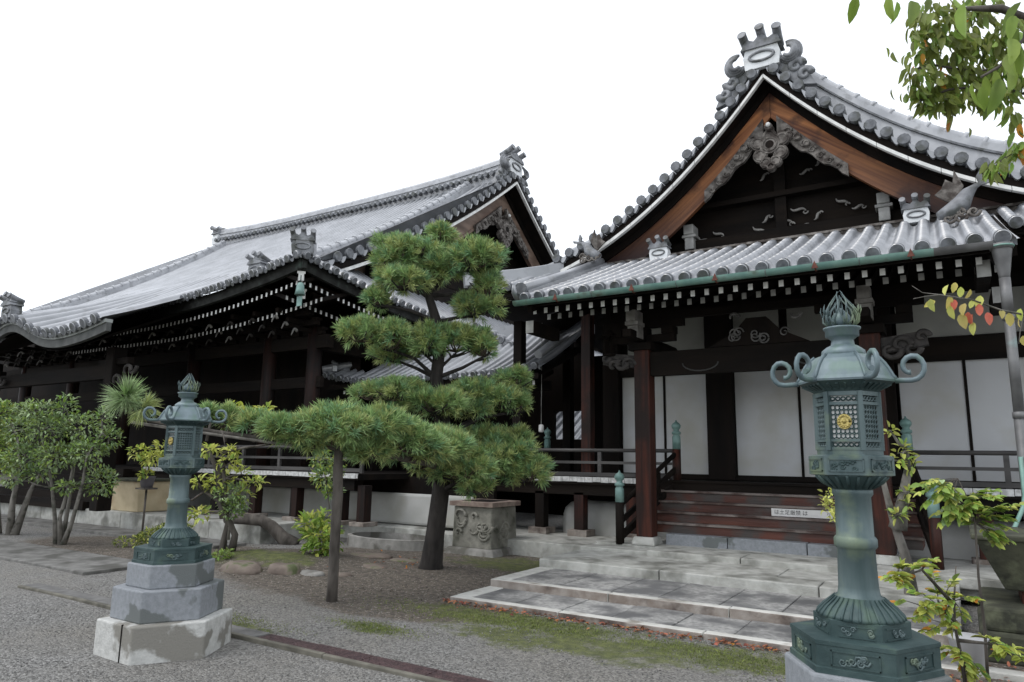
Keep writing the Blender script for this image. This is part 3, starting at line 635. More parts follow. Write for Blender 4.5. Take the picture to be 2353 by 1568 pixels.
for a, b in ((-5.4, -3.85), (-3.3, -2.5), (-2.35, -1.15), (-.65, 1.15), (1.55, 3.5)):
    mb = MB(); mb.box(a, b, 12.95, 13.0, 3.68, 4.38); mb.build('plaster_panel', [GR_W], hall)
# side pillars on the left veranda
for x, y in ((-5.95, 12.25), (-7.55, 12.3), (-7.55, 14.5)):
    mb = MB(); mb.box(x-.1, x+.1, y-.1, y+.1, 1.33, 4.5); mb.build('side_pillar', [RW if x > -6 else DW], hall, .01)
# stairs
for i, (y, z) in enumerate(((11.3, .665), (11.45, .83), (11.6, .995), (11.75, 1.16))):
    mb = MB(); mb.box(-4.45, -.45, y, 12.1, z-.166, z-.035, 0); mb.box(-4.47, -.43, y-.03, 12.1, z-.035, z, 1)
    mb.build('stair_tread', [SW, STW], hall, .006)
mb = MB(); mb.box(-4.45, -.45, 11.9, 11.97, 1.16, 1.29, 0); mb.box(-4.45, -.45, 11.87, 12.1, 1.29, 1.325, 1); mb.build('top_step', [DWX, DWX], hall)
newel_prof = [(.072, 0), (.072, .22), (.055, .235), (.055, .25), (.078, .262), (.078, .30), (.05, .315), (.048, .34), (.075, .37), (.083, .41), (.06, .45), (.02, .475), (.008, .51)]
def newel(x, y, z0, z1, m=RW):
    mb = MB(); mb.tube([(x, y, z0), (x, y, z1)], .07, 12); o = mb.build('newel_post', [m], hall)
    mb = MB(); mb.lathe(newel_prof, (x, y, z1-.02), 16); mb.build('onion_finial', [GB], o)
for s, xt, xb in ((-1, -4.13, -4.68), (1, -.58, -.28)):
    newel(xb, 10.8, .32, 1.0, DW if s < 0 else RW); newel(xt, 12.05, 1.2, 1.88)
    mb = MB()
    mb.tube([(xb, 10.8, .92), (xt, 12.05, 1.80)], .042, 8); mb.bar((xb, 10.8, .66), (xt, 12.05, 1.54), .05, .08); mb.bar((xb, 10.8, .42), (xt, 12.05, 1.30), .07, .1)
    for t in (.33, .66): 
        x, y, z = xb+(xt-xb)*t, 10.8+1.25*t, .46+.88*t; mb.box(x-.03, x+.03, y-.03, y+.03, z-.05, z+.42)
    mb.build('stair_rail', [DWX], hall)
def railing(x0, x1, y, posts=None, name='railing', z=1.33, parent=None):
    mb = MB(); mb.tube([(x0, y, z+.50), (x1, y, z+.50)], .034, 8); mb.box(x0, x1, y-.03, y+.03, z+.25, z+.30); mb.box(x0, x1, y-.035, y+.035, z+.02, z+.09)
    n = max(1, round((x1-x0)/1.25))
    for i in range(n+1):
        x = x0+(x1-x0)*i/n; mb.box(x-.035, x+.035, y-.028, y+.028, z, z+.47)
    mb.build(name, [mat('grey_black_rail', (.035, .033, .032), (.085, .08, .077), 6, .6, stretch=(.2, 1, 1))], parent or hall)
railing(-8.5, -4.18, 12.07); railing(-.53, 5.2, 12.07)
newel(-8.5, 12.07, 1.2, 1.86, DW); newel(-7.6, 13.6, 1.2, 1.86, DW)
# under the veranda: posts and plaster mound
for x in (-8.3, -6.9, -6.05, -5.0, .3, 1.6, 2.9, 4.2):
    mb = MB(); mb.box(x-.1, x+.1, 12.04, 12.24, .36, 1.05); mb.box(x-.2, x+.2, 11.96, 12.34, .24, .36, 1); mb.build('floor_post', [RW if x > -6.5 else DW, STR], hall, .01)
mb = MB(); prof = [(0, .22), (.01, .6), (.04, .72), (.12, .82), (.3, .86)]
rows = []
for d, z in prof: rows.append([(-6.75+d*1.2, 20, z)]+[(-6.75+d*1.2, 12.75+d, z), (-6.65+d*.9, 12.55+d, z), (-6.5+d*.6, 12.45+d, z), (5, 12.45+d, z)])
mb.grid(rows, 0, True); mb.add([(-6.4, 12.7, .86), (5, 12.7, .86), (5, 20, .86), (-6.4, 20, .86)], [(0, 1, 2, 3)]); mb.build('plaster_mound', [KB], hall)
mb = MB(); mb.box(-6.2, 5, 12.85, 12.95, .8, 1.3); mb.build('underfloor_wall', [DW], hall)
# gutter, hopper, downpipe
mb = MB(); n = 8
prof = [(-.075*cos(pi*k/n), -.075*sin(pi*k/n)) for k in range(n+1)]
rows = [[(x, 9.24+a, 4.13+b) for a, b in prof] for x in (-5.78, -3, -1.2, -.02)]
mb.grid(rows); mb.grid([[(x, y*1., z-.0) for x, y, z in ((xx, 9.24+a, 4.13+b) for a, b in prof)] for xx in (-.02, .55)], 1); mb.add([(-5.78, 9.24+a, 4.13+b) for a, b in prof], [tuple(range(n+1))])
for x in (-5.0, -3.75, -2.55, -1.3, -.25): mb.tube([(x, 9.24+.08*cos(t), 4.13-.08*sin(t)) for t in frange(0, pi, 8)], .012, 4, 2); mb.prism([(-.04, 0), (.04, 0), (0, .1)], lambda a, b, t, x=x: (x+a, 9.155+t, 4.06+b), -.006, .006, 2)
for x in (-4.4, -3.1, -1.9, -.8): mb.tube([(x, 9.24+.078*cos(t), 4.13-.078*sin(t)) for t in frange(0, pi, 8)], .006, 4, 1)
mb.build('gutter', [CP, CPG, RU], hall)
mb = MB(); mb.lathe([(.11, .0), (.116, .06), (.108, .06), (.10, .0), (.055, -.30), (.05, -.36)], (.63, 9.3, 4.05), 14, 1); mb.tube([(.63+.113*cos(t), 9.3+.113*sin(t), 4.08) for t in frange(0, 2*pi, 20)], .012, 5, 0, False); mb.tube([(.63, 9.3, 3.72), (.63, 9.3, 3.3)], .056, 12, 1)
mb.tube([(.63, 9.3, 3.3), (.63, 9.3, 2.2)], .052, 12, 1); mb.tube([(.63, 9.3, 2.2), (.63, 9.3, .3)], .056, 12, 1); mb.tube([(.63, 9.3, 3.3), (.63, 9.3, 3.24)], .064, 12, 1); mb.tube([(.63, 9.3, 2.23), (.63, 9.3, 2.16)], .064, 12, 1)
mb.tube([(.60, 9.24, 1.75), (.60, 9.24, 1.35), (.57, 9.2, 1.22), (.45, 9.0, .98), (.42, 8.9, .9)], .022, 8, 0)
mb.build('downpipe', [CP, CPG], hall)

# ------------------------------------------------------------------ main hall (left)
mh = thing('main_hall', 'large dark timber temple hall with sweeping silver grey tiled roof behind the garden', 'temple hall', (-20, 15, .35))
zh = lambda u: 11.25-.80*u+.0205*u*u
ZE = zh(10)-.22
def clift(x): return .60*max(0, 1-min(abs(x+10.84), abs(x+29.6))/6.5)**2
def hz(x, y): return zh(19.2-y)+(clift(x)-.22)*max(0, 1-(y-9.2)/3.0)**1.5
Mh = lambda u, w, z: Vector((-12.0+w, 19.2-u, z))
def hhi(x): return min(19.15, 9.2+max(.0, -10.84-x)) if x > -12.0 else (19.15 if x > -28.4 else 9.2+max(0, x+29.6))
tiled('front_roof', lambda u, v: (u, v, hz(u, v)), -29.6, -10.84, lambda u: 9.2, hhi, 16, [TL, TD], mh, .268, .075, step=False)
def sl(y): return .60*max(0, 1-abs(y-9.2)/6.5)**2
tiled('side_roof', lambda u, v: (-10.84-v, u, ZE+.66*v+sl(u)*max(0, 1-v/3)**1.5), 9.2, 29, lambda u: 0., lambda u: min(1.9, u-9.2), 6, [TL, TD], mh, .268, .075, step=False)
tiled('back_roof', lambda u, v: (u, 38.4-v, zh(19.2-v)), -28.4, -12.0, lambda u: 9.5, lambda u: 19.15, 4, [TL, TD], mh, .4, .075, step=False, ends=False)
gable(mh, Mh, zh, 8.3, 8.2, 1.3, 1.32, (PW, PW))
mb = MB()
mb.strip(lambda a, w, z: Vector((a, 19.2+w, z)), frange(-28.1, -12.3, 24), lambda a: 11.62+.22*abs((a+20.2)/7.9)**3, lambda a: 10.95, -.26, .26, 0)
for k, dz in enumerate((.0, .16)):
    mb.strip(lambda a, w, z: Vector((a, 19.2+w, z)), frange(-28.1, -12.35, 24), lambda a: 11.50-dz+.22*abs((a+20.2)/7.9)**3, lambda a: 11.45-dz+.22*abs((a+20.2)/7.9)**3, -.31, .31, 0)
x = -28.0
while x < -12.4:
    z = 11.25+.12*abs((x+20.2)/7.9)**3; mb.tube([(x, 18.75, z), (x, 18.9, z)], .085, 8, 1); x += .25
mb.tube([(a, 19.2, 11.68+.22*abs((a+20.2)/7.9)**3) for a in frange(-28.1, -12.3, 24)], .12, 10)
mb.build('main_ridge', [TN, TD], mh)
ornament(mh, (-12.15, 19.2, 11.30), (1, 0, 0), 1.1); ornament(mh, (-28.2, 19.2, 11.2), (-1, 0, 0), 1.1, False)
for xr in (-13.7, -27.2):
    mb = MB(); F = lambda u, w, z, xr=xr: Vector((xr+w, 19.2-u, z))
    us = frange(.5, 8.75, 22)
    mb.strip(F, us, lambda u: zh(u)+.24, lambda u: zh(u)-.1, -.13, .13, 0); mb.tube([F(u, 0, zh(u)+.27) for u in us], .09, 10)
    u = .6
    while u < 8.7: mb.tube([F(u, 0, zh(u)+.27), F(u+.06, 0, zh(u+.06)+.27)], .125, 8); u += .30
    mb.build('descending_ridge', [TN, TD], mh)
ornament(mh, (-13.75, 10.38, zh(8.8)+.05), (0, -1, 0), .66, False, 0)
hp = [(-10.84-t, 9.2+t, ZE+.66*t+.60*max(0, 1-t/3.2)**2+.24) for t in (.1, .5, .9, 1.3, 1.8)]
mb = MB()
for a, b in zip(hp, hp[1:]): mb.bar(Vector(a)-Vector((0, 0, .1)), Vector(b)-Vector((0, 0, .1)), .26, .34)
mb.tube(hp, .095, 10); mb.build('hip_ridge', [TL, TD], mh)
ornament(mh, (-10.98, 9.34, ZE+.64), (sqrt(.5), -sqrt(.5), 0), .62, False, 0)
# gable carvings
for y, z, s, tn in ((16.0, 8.1, .2, 1), (16.6, 8.3, .18, -1), (21.0, 8.2, .2, 1), (21.6, 8.0, .22, -1), (20.2, 8.9, .16, 1), (18, 8.3, .2, 1)):
    mb = MB(); scroll(mb, (-13.25, y, z), s, r=.04, turn=tn, cyc=.6, dirs=((0, 1, 0), (0, 0, 1)))
    mb.build('carved_scroll', [NW], mh)
mb = MB(); mb.box(-13.5, -13.25, 14, 24.4, 7.0, 7.25); mb.box(-13.5, -13.28, 16.2, 22.2, 8.6, 8.85); mb.box(-13.4, -12.7, 12.3, 26.1, 6.2, 6.45); mb.build('gable_beam', [DWX], mh)
# eaves: board, soffit, rafters
mb = MB(); F = lambda a, w, z: Vector((a, 9.32+w, z))
xs = frange(-29.5, -10.9, 40)
mb.strip(F, xs, lambda a: ZE+clift(a)-.03, lambda a: ZE+clift(a)-.25, 0, .1)
F2 = lambda a, w, z: Vector((-10.96-w, a, z)); ys = frange(9.3, 29, 40)
mb.strip(F2, ys, lambda a: ZE+sl(a)-.03, lambda a: ZE+sl(a)-.25, 0, .1)
mb.build('eave_board', [mat('eave_board_grey_green', (.012, .012, .011), (.03, .032, .029), 5, .8, spec=.2, c3=(.06, .09, .075), s3=5, t3=(.64, .8))], mh)
mb = MB()
cf = lambda d, lim: max(0., min(d, lim))
mb.grid([[(a, 9.4+cf(d, -10.95-a), ZE+clift(a)*(1-cf(d, -10.95-a)/4)-.16+cf(d, -10.95-a)*.38) for a in xs] for d in (0, 1.2, 3.2)]); mb.grid([[(-11.04-cf(d, a-9.32), a, ZE+sl(a)*(1-cf(d, a-9.32)/4)-.16+cf(d, a-9.32)*.38) for a in ys] for d in (0, 1.2, 2.6)])
mb.add([(-28.3, 10.6, 5.7), (-12.2, 10.6, 5.7), (-12.2, 27, 5.7), (-28.3, 27, 5.7)], [(0, 1, 2, 3)])
mb.build('eave_soffit', [DW], mh)
hm1 = rafter_mesh(.052, .085, 1.0, .37, WP); hm2 = rafter_mesh(.056, .085, 1.2, .37, WP)
rest = MB()
def raf(me, x, y, z, rz, first):
    if first: place(me, 'rafter', (x, y, z), mh, rz)
    else:
        M4 = Matrix.Translation((x, y, z)) @ Matrix.Rotation(rz, 4, 'Z')
        for p in me.polygons: rest.add([M4 @ me.vertices[i].co for i in p.vertices], [tuple(range(len(p.vertices)))], p.material_index)
for i in range(66):
    x = -11.12-i*.155
    raf(hm1, x, 9.5, ZE+clift(x)-.42, 0, i < 34); raf(hm2, x, 10.05, ZE+clift(x)*.85-.62, 0, i < 34)
for i in range(60):
    y = 9.42+i*.16
    raf(hm1, -11.14, y, ZE+sl(y)-.42, pi/2, i < 16); raf(hm2, -11.70, y+.2, ZE+sl(y)*.85-.62, pi/2, i < 16)
o = rest.build('rafter_rows', [DW, WP], mh); o['kind'] = 'stuff'
for dx, z, w in ((.0, .22, .11), (.42, -.02, .12)):
    mb = MB(); c = Vector((-11.05-dx, 9.41+dx, ZE-.02+z)); d = Vector((-1, 1, .2)).normalized()
    mb.bar(c, c+d*1.4, w, w*1.7, 0); mb.bar(c-d*.01, c, w+.004, w*1.7+.004, 1); mb.bar(c-d*.012+Vector((0, 0, w*.7)), c+d*.04+Vector((0, 0, w*.7)), w+.05, .05, 1)
    mb.build('corner_beam_end', [DW, WP], mh)
# pillars, walls, brackets
HP = mat('old_pillar_timber', (.010, .007, .006), (.028, .012, .009), 5, .6, spec=.2, stretch=(3, 3, .15), c3=(.010, .008, .0075), s3=1.1, t3=(.46, .6))
for x in (-12.4, -13.95, -17.0, -20.1, -23.2, -26.3):
    mb = MB(); mb.tube([(x, 11.1, 1.33), (x, 11.1, 4.6)], .17, 14); mb.build('pillar', [HP], mh)
for y in (14, 17): 
    mb = MB(); mb.tube([(-12.4, y, 1.33), (-12.4, y, 4.6)], .17, 12); mb.build('pillar', [DW], mh)
dk = mat('dusty_bracket_timber', (.03, .027, .025), (.075, .07, .065), 7, .85, spec=.2)
br = MB()
for k in range(3):
    br.box(-.32-.12*k, .32+.12*k, -.05-.3*k, .06-.3*k, .16*k, .16*k+.11)
    for a in (-.28-.12*k, 0, .28+.12*k): br.box(a-.08, a+.08, -.09-.3*k, .09-.3*k, .16*k+.1, .16*k+.16)
    br.box(-.05, .05, -.5-.3*k, .1, .16*k+.02, .16*k+.12)
bm_ = br.mesh('bracket_set', [DW])
ns_ = MB()
for k in range(3): ns_.tube([(0, -.5-.28*k-.16*t, .10*k+.10*sin(t*3.2)-.10*t) for t in frange(0, 1, 8)], [.03, .034, .03, .026, .024, .022, .02, .016, .008], 6)
nm_ = ns_.mesh('bracket_nose', [NW]); nmd = ns_.mesh('bracket_nose', [dk])
x = -12.4; i = 0
while x > -27:
    o = place(bm_, 'bracket_set', (x, 11.05, 4.42), mh); n_ = place(nm_ if i % 3 == 0 else nmd, 'bracket_nose', (0, 0, 0), o)
    x -= .78; i += 1
for y in (12.0, 12.9, 13.8, 14.7): o = place(bm_, 'bracket_set', (-12.35, y, 4.42), mh, pi/2); place(nmd, 'bracket_nose', (0, 0, 0), o)
mb = MB(); mb.box(-29, -11.9, 11.0, 11.2, 4.1, 4.4); mb.box(-29, -12.1, 11.05, 11.15, 3.2, 3.45); mb.box(-12.5, -12.3, 11.1, 26, 4.1, 4.4); mb.build('tie_beam', [DWX], mh)
mb = MB(); mb.box(-42, -12.3, 12.7, 12.9, .3, 6.2); mb.box(-12.5, -12.3, 12.7, 27, 1.3, 6.6); mb.build('wall', [DW], mh)
mb = MB(); mb.box(-42, -9.75, 10.0, 13, 1.2, 1.31); mb.box(-12.5, -9.75, 13, 24, 1.2, 1.31); mb.box(-29.7, -9.9, 10.06, 10.3, 1.0, 1.2); mb.build('veranda_floor', [DWX], mh)
mb = MB(); x = -29.8
while x < -9.75:
    e = min(-9.75, x+.2)
    if x > -17.2: mb.box(x, e-.01, 9.985+R.uniform(0, .006), 10.02, 1.235+R.uniform(-.006, .005), 1.325)
    x = e
mb.build('veranda_edge', [bpy.data.materials['white_weathered_board_ends']], mh)
railing(-17.0, -9.8, 10.14, parent=mh)
for x in (-12.95, -11.65, -10.34, -9.75, -14.3, -15.7):
    mb = MB(); mb.box(x-.1, x+.1, 10.1, 10.3, .41, 1.1); mb.box(x-.19, x+.19, 10.0, 10.4, .33, .41, 1); mb.build('floor_post', [HP, STR], mh, .01)
mb = MB(); mb.box(-29, -7.9, 11.2, 11.3, .3, .92); mb.box(-29, -7.9, 11.3, 11.6, .3, .84); mb.build('plaster_mound', [KB], mh, .05)
mb = MB(); mb.box(-29, -7.6, 11.5, 11.6, .3, 1.25); mb.build('underfloor_wall', [DW], mh)
mb = MB(); slabs(mb, -42, -11.2, 8.98, 9.32, -.05, .34, 1.7); slabs(mb, -42, -11.2, 9.335, 12.5, -.05, .335, 2.4); slabs(mb, -11.2, -8.62, 10.75, 12.5, -.05, .29, 1.9); mb.build('foundation_stone', [ST], mh, .015)
# wavy porch roof over the main entrance at the far left
XE = -18.95
zp = lambda x: 4.15+.62*exp(-((x-XE)/1.35)**2)+.27*(abs(x-XE)/4.25)**3
def pz(x, y):
    t = (y-7.4)/3.8; return zp(x)*(1-t)+(zh(8.0)+.12)*t-.35*t*(1-t)
tiled('entrance_roof', lambda u, v: (u, v, pz(u, v)), -23.2, -14.7, lambda u: 7.4, lambda u: 11.3, 8, [TL, TD], mh, .40, .105, step=False)
mb = MB(); F = lambda a, w, z: Vector((a, 7.5+w, z)); px = frange(-23.28, -14.62, 50)
mb.strip(F, px, lambda a: zp(a)-.05, lambda a: zp(a)-.12, -.03, .12, 0); mb.strip(F, px, lambda a: zp(a)-.12, lambda a: zp(a)-.30, .0, .1, 1)
mb.build('entrance_bargeboard', [mat('pale_bargeboard_edge', (.22, .235, .225), (.34, .36, .345), 4, .7), mat('grey_bargeboard', (.05, .053, .05), (.10, .104, .10), 4, .8)], mh)
mb = MB(); mb.grid([[(a, 7.6+d, zp(a)-.36+d*.5) for a in px] for d in (0, 2, 3.6)]); mb.build('entrance_soffit', [DW], mh)
ornament(mh, (XE, 7.45, zp(XE)+.02), (0, -1, 0), .7, False, 0)
for x in (-15.9, -22.0):
    mb = MB(); mb.box(x-.16, x+.16, 8.3, 8.62, .4, 4.0); mb.box(x-.6, x+.6, 8.38, 8.54, 3.6, 3.75); mb.build('entrance_pillar', [DW], mh, .02)
    mb = MB()
    for k in range(4): scroll(mb, (x+.35+.2*k, 8.3, 3.2+.1*k), .2, r=.045, turn=(-1)**k, cyc=.6)
    mb.build('carved_nosing', [dk], mh)
mb = MB(); mb.box(-22.0, -16, 8.38, 8.54, 3.3, 3.62); mb.build('entrance_beam', [DWX], mh)
mb = MB(); mb.tube([(-19.2, 7.3, 4.3), (-19.3, 7.3, 3.6), (-19.35, 7.3, .3)], [.1, .07, .07], 10); mb.build('downpipe', [CPG], mh)
for i in range(5):
    mb = MB(); mb.box(-22.5, -17.5, 8.9+.22*i, 10.1, .3, .5+.19*i); mb.build('entrance_step', [DWX], mh)

# wind bell at the hall corner
tb = thing('wind_bell', 'small green bronze bell hanging under the upswept corner of the large hall', 'bell', (-10.95, 9.32, 4.95))
mb = MB(); mb.lathe([(.02, .16), (.05, .15), (.075, .10), (.085, 0), (.105, -.10), (.095, -.10), (.07, 0)], (-10.95, 9.32, 4.95), 12); mb.build('bell_body', [GB], tb)
mb = MB(); mb.tube([(-10.95, 9.32, 5.11), (-10.95, 9.32, 5.26)], .012, 5); mb.build('hanger', [BD], tb)
mb = MB(); mb.box(-11.02, -10.88, 9.31, 9.33, 4.62, 4.82); mb.build('clapper_plate', [GB], tb)
# lantern hanging under the porch
tl = thing('hanging_lantern', 'dark metal lantern hanging beside the left porch pillar', 'lantern', (-4.86, 10.9, 3.5))
mb = MB(); mb.lathe([(.13, -.02), (.15, .0), (.13, .02)], (-4.86, 10.9, 3.42), 6, 0, 0, False)
for k in range(6): mb.tube([(-4.86+.12*cos(k*pi/3), 10.9+.12*sin(k*pi/3), 3.42), (-4.86+.12*cos(k*pi/3), 10.9+.12*sin(k*pi/3), 3.74)], .014, 5)
mb.build('cage', [DW], tl); mb = MB(); mb.lathe([(.21, 0), (.13, .07), (.03, .13), (.02, .2)], (-4.86, 10.9, 3.74), 6, 0, 0, False); mb.tube([(-4.86, 10.9, 3.9), (-4.86, 10.9, 4.3)], .01, 5); mb.build('lantern_roof', [DW], tl)
tw_ = thing('pendant_lamp', 'small white lamp hanging on a long cord in the dark passage', 'lamp', (-7.19, 12.6, 2.28))
mb = MB(); mb.lathe([(.045, -.08), (.055, -.06), (.055, .06), (.03, .08)], (-7.19, 12.6, 2.28), 10); mb.build('lamp_shade', [LAMPW], tw_)
mb = MB(); mb.tube([(-7.19, 12.6, 2.36), (-7.19, 12.6, 4.5)], .008, 5); mb.build('cord', [GP], tw_)

# ------------------------------------------------------------------ connecting corridor between the halls
co = thing('connecting_corridor', 'low tiled corridor between the two halls behind the pine', 'corridor', (-10, 13.5, .35))
def cz(y): return 3.42+.42*(y-12.2)+.05*(y-12.2)**2
def cl(x): return .25*max(0, 1-abs(x+13.3)/2.0)**2
tiled('corridor_roof', lambda u, v: (u, v, cz(v)+cl(u)+.05*max(0, u+9)**2*.6), -13.3, -7.0, lambda u: 12.2, lambda u: min(14.6, 12.2+(u+13.3)*1.3), 8, [TL, TD], co, .25, .07, step=False)
mb = MB(); hp = [(-13.3+t, 12.2+1.3*t, cz(12.2+1.3*t)+.25*max(0, 1-t/2)**2+.12) for t in (0, .5, 1, 1.5, 1.85)]; mb.tube(hp, .1, 8); mb.box(-11.5, -7.0, 14.5, 14.8, 4.6, 4.95); mb.tube([(-7.02, 12.15, 3.75), (-7.02, 14.5, 4.9)], .09, 8)
mb.build('corridor_ridge', [TL, TD], co)
ornament(co, (-13.1, 12.4, cz(12.4)+.25), (-sqrt(.5), -sqrt(.5), 0), .32, False)
mb = MB(); mb.box(-13.2, -7.1, 12.3, 12.38, 3.28, 3.4); mb.box(-12.6, -7.2, 12.9, 13.05, 3.1, 3.3); mb.add([(-13.2, 12.3, 3.36), (-7, 12.3, 3.36), (-7, 14.7, 4.3), (-13.2, 14.7, 4.3)], [(0, 1, 2, 3)]); mb.build('eave_board', [DWX], co)
cm = rafter_mesh(.06, .085, .8, .4, WP)
for i in range(22): place(cm, 'rafter', (-12.75+i*.26, 12.45, 3.22), co)
tiled('upper_roof', lambda u, v: (u, v, 4.28+.55*(-8.75-u)+.03*(v-14)), -10.0, -8.75, lambda u: 14.0, lambda u: 14.7, 3, [TL, TD], co, .26, .08, step=False)
for x in (-12.2, -10.6, -9.2):
    mb = MB(); mb.box(x-.08, x+.08, 12.9, 13.06, 1.3, 3.2); mb.build('corridor_post', [DW], co)
mb = MB(); mb.box(-13.2, -8.0, 12.0, 15.4, 1.18, 1.3); mb.build('corridor_floor', [DWX], co)
mb = MB(); yb = 15.6
mb.box(-14.5, -8.52, yb, yb+.1, .3, 4.2); mb.box(-7.62, -5.6, yb, yb+.1, .3, 4.2); mb.box(-8.52, -7.62, yb, yb+.1, .3, 2.15); mb.box(-8.52, -7.62, yb, yb+.1, 2.85, 4.6); mb.box(-8.18, -7.98, yb-.02, yb+.06, 2.1, 2.9)
mb.build('back_wall', [DW], co)
fr = thing('distant_roof', 'pale tiled roof glimpsed through the gap in the dark passage', 'roof', (-11.5, 22, 2))
tiled('roof_tiles', lambda u, v: (u, 21+v, 2.2+.6*v), -14, -8, lambda u: 0, lambda u: 3, 3, [TL, TD], fr, .3, .08, step=False)
mb = MB(); mb.box(-14, -8, 22, 22.2, 0, 2.4); mb.build('wall', [PL], fr)
# roof of another building far behind on the right
bh = thing('far_temple_roof', 'distant grey tiled roof beyond the right gable with ridge ornaments', 'building', (4, 30, 0))
tiled('roof', lambda u, v: (u, 27+v, 10.4+.62*v), -2.0, 12, lambda u: 0, lambda u: 4.2, 4, [TL, TD], bh, .3, .08, step=False)
mb = MB(); mb.box(-1.8, 12, 31.1, 31.5, 12.9, 13.5); mb.build('ridge', [TL], bh); ornament(bh, (1.9, 27.4, 11.0), (0, -1, 0), .9, False)
mb = MB(); mb.box(0, 11, 29, 33, 0, 11); mb.build('wall', [DW], bh)

# ------------------------------------------------------------------ bronze lanterns on stone plinths
def make_lantern(loc, label):
    t = thing('bronze_lantern', label, 'lantern', loc, 'pair of bronze lanterns on hexagonal plinths', local=True)
    def hexa(name, Rr, z0, z1, m, bev=.01):
        mb = MB(); mb.lathe([(Rr, z0), (Rr, z1)], (0, 0, 0), 6, 0, 0, False); return mb.build(name, [m], t, bev)
    o = hexa('plinth_stone', .605, -.05, .30, PLB, .014); o['label'] = 'pale lowest plinth stone with damp stain'
    mb = MB(); mb.box(.135, .147, -.53, -.515, -.04, .302); o2 = mb.build('joint', [DW], o)
    hexa('plinth_stone', .50, .30, .57, PLI, .012); hexa('plinth_stone', .395, .57, .775, PLI, .012)
    o = hexa('bronze_base', .352, .775, .90, BD, .006)
    mb = MB(); mb.lathe([(.362, .775), (.362, .80), (.35, .805)], (0, 0, 0), 6, 0, 0, False); mb.lathe([(.348, .89), (.356, .895), (.356, .912), (.23, .915)], (0, 0, 0), 6, 0, 0, False)
    for k in range(6):
        a = -pi/2+k*pi/3; n = Vector((cos(a), sin(a), 0)); tt = Vector((-sin(a), cos(a), 0)); ap = .352*cos(pi/6)
        def Q(u, z, d=.004, ap=ap, n=n, tt=tt): return n*(ap+d)+tt*u+Vector((0, 0, z))
        for a0, a1, zz0, zz1 in ((-.11, .11, .812, .818), (-.11, .11, .872, .878), (-.11, -.104, .812, .878), (.104, .11, .812, .878)):
            mb.prism([(a0, zz0), (a1, zz0), (a1, zz1), (a0, zz1)], lambda u, z, d: Q(u, z, d), -.002, .006)
        for i in range(9): scroll(mb, Q(R.uniform(-.07, .07), R.uniform(.83, .86), .003), R.uniform(.012, .024), r=.006, m=1, turn=R.choice((-1, 1)), dirs=(tt, (0, 0, 1)), n=8)
    mb.build('base_relief', [BD, BZ], t)
    mb = MB(); mb.lathe([(.232, .905), (.232, .985), (.20, .99)], (0, 0, 0), 6, 0, 0, False)
    for k in range(6):
        a = -pi/2+k*pi/3; n = Vector((cos(a), sin(a), 0)); tt = Vector((-sin(a), cos(a), 0)); ap = .232*cos(pi/6)
        for zz in (.922, .968): mb.bar(n*(ap+.001)-tt*.085+Vector((0, 0, zz)), n*(ap+.001)+tt*.085+Vector((0, 0, zz)), .008, .006)
        for i in range(6): scroll(mb, n*(ap+.002)+tt*R.uniform(-.07, .07)+Vector((0, 0, R.uniform(.935, .955))), .014, r=.005, m=1, turn=R.choice((-1, 1)), dirs=(tt, (0, 0, 1)), n=8)
    mb.build('upper_base', [BD, BZ], t)
    mb = MB(); mb.lathe([(.212, .985), (.205, 1.0), (.178, 1.028), (.14, 1.055), (.118, 1.075)], (0, 0, 0), 32, 0)
    for k in range(30):
        a = 2*pi*k/30; d = Vector((cos(a), sin(a), 0)); mb.tube([d*.212+Vector((0, 0, .988)), d*.206+Vector((0, 0, 1.0)), d*.178+Vector((0, 0, 1.03)), d*.122+Vector((0, 0, 1.074))], [.006, .008, .006, .003], 6)
    mb.build('lotus_base', [BD], t)
    mb = MB(); mb.lathe([(.118, 1.05), (.118, 1.075), (.105, 1.08), (.098, 1.12), (.093, 1.29), (.10, 1.295), (.107, 1.305), (.107, 1.335), (.10, 1.345), (.093, 1.35), (.090, 1.53), (.102, 1.545), (.102, 1.565), (.095, 1.57)], (0, 0, 0), 28, 0)
    mb.build('shaft', [BZ], t)
    mb = MB(); mb.lathe([(.10, 1.565), (.12, 1.585), (.175, 1.625), (.182, 1.635)], (0, 0, 0), 24, 0)
    for k in range(20):
        a = 2*pi*k/20; d = Vector((cos(a), sin(a), 0)); mb.tube([d*.105+Vector((0, 0, 1.575)), d*.15+Vector((0, 0, 1.602)), d*.18+Vector((0, 0, 1.63))], [.007, .010, .008], 5)
    mb.build('lotus_bracket', [BD], t)
    mb = MB(); mb.lathe([(.19, 1.63), (.212, 1.635), (.212, 1.722), (.19, 1.728), (.165, 1.73), (.165, 1.755), (.15, 1.757)], (0, 0, 0), 6, 0, 0, False)
    for k in range(6):
        a = -pi/2+k*pi/3; n = Vector((cos(a), sin(a), 0)); tt = Vector((-sin(a), cos(a), 0)); ap = .212*cos(pi/6)
        for u0, u1, zz0, zz1 in ((-.085, .085, .0, .006), (-.085, .085, .055, .061), (-.085, -.079, 0, .061), (.079, .085, 0, .061)):
            mb.prism([(u0, zz0), (u1, zz0), (u1, zz1), (u0, zz1)], lambda u, z, d: n*(ap+d)+tt*u+Vector((0, 0, 1.65+z)), -.002, .006, 0)
        for i in range(10): scroll(mb, n*(ap+.001)+tt*R.uniform(-.065, .065)+Vector((0, 0, R.uniform(1.665, 1.695))), .014, r=.005, m=1, turn=R.choice((-1, 1)), dirs=(tt, (0, 0, 1)), n=8)
    mb.build('platform', [BZ, BD], t)
    # fire box: six posts, rails, lattice panels
    mb = MB(); Rf = .158
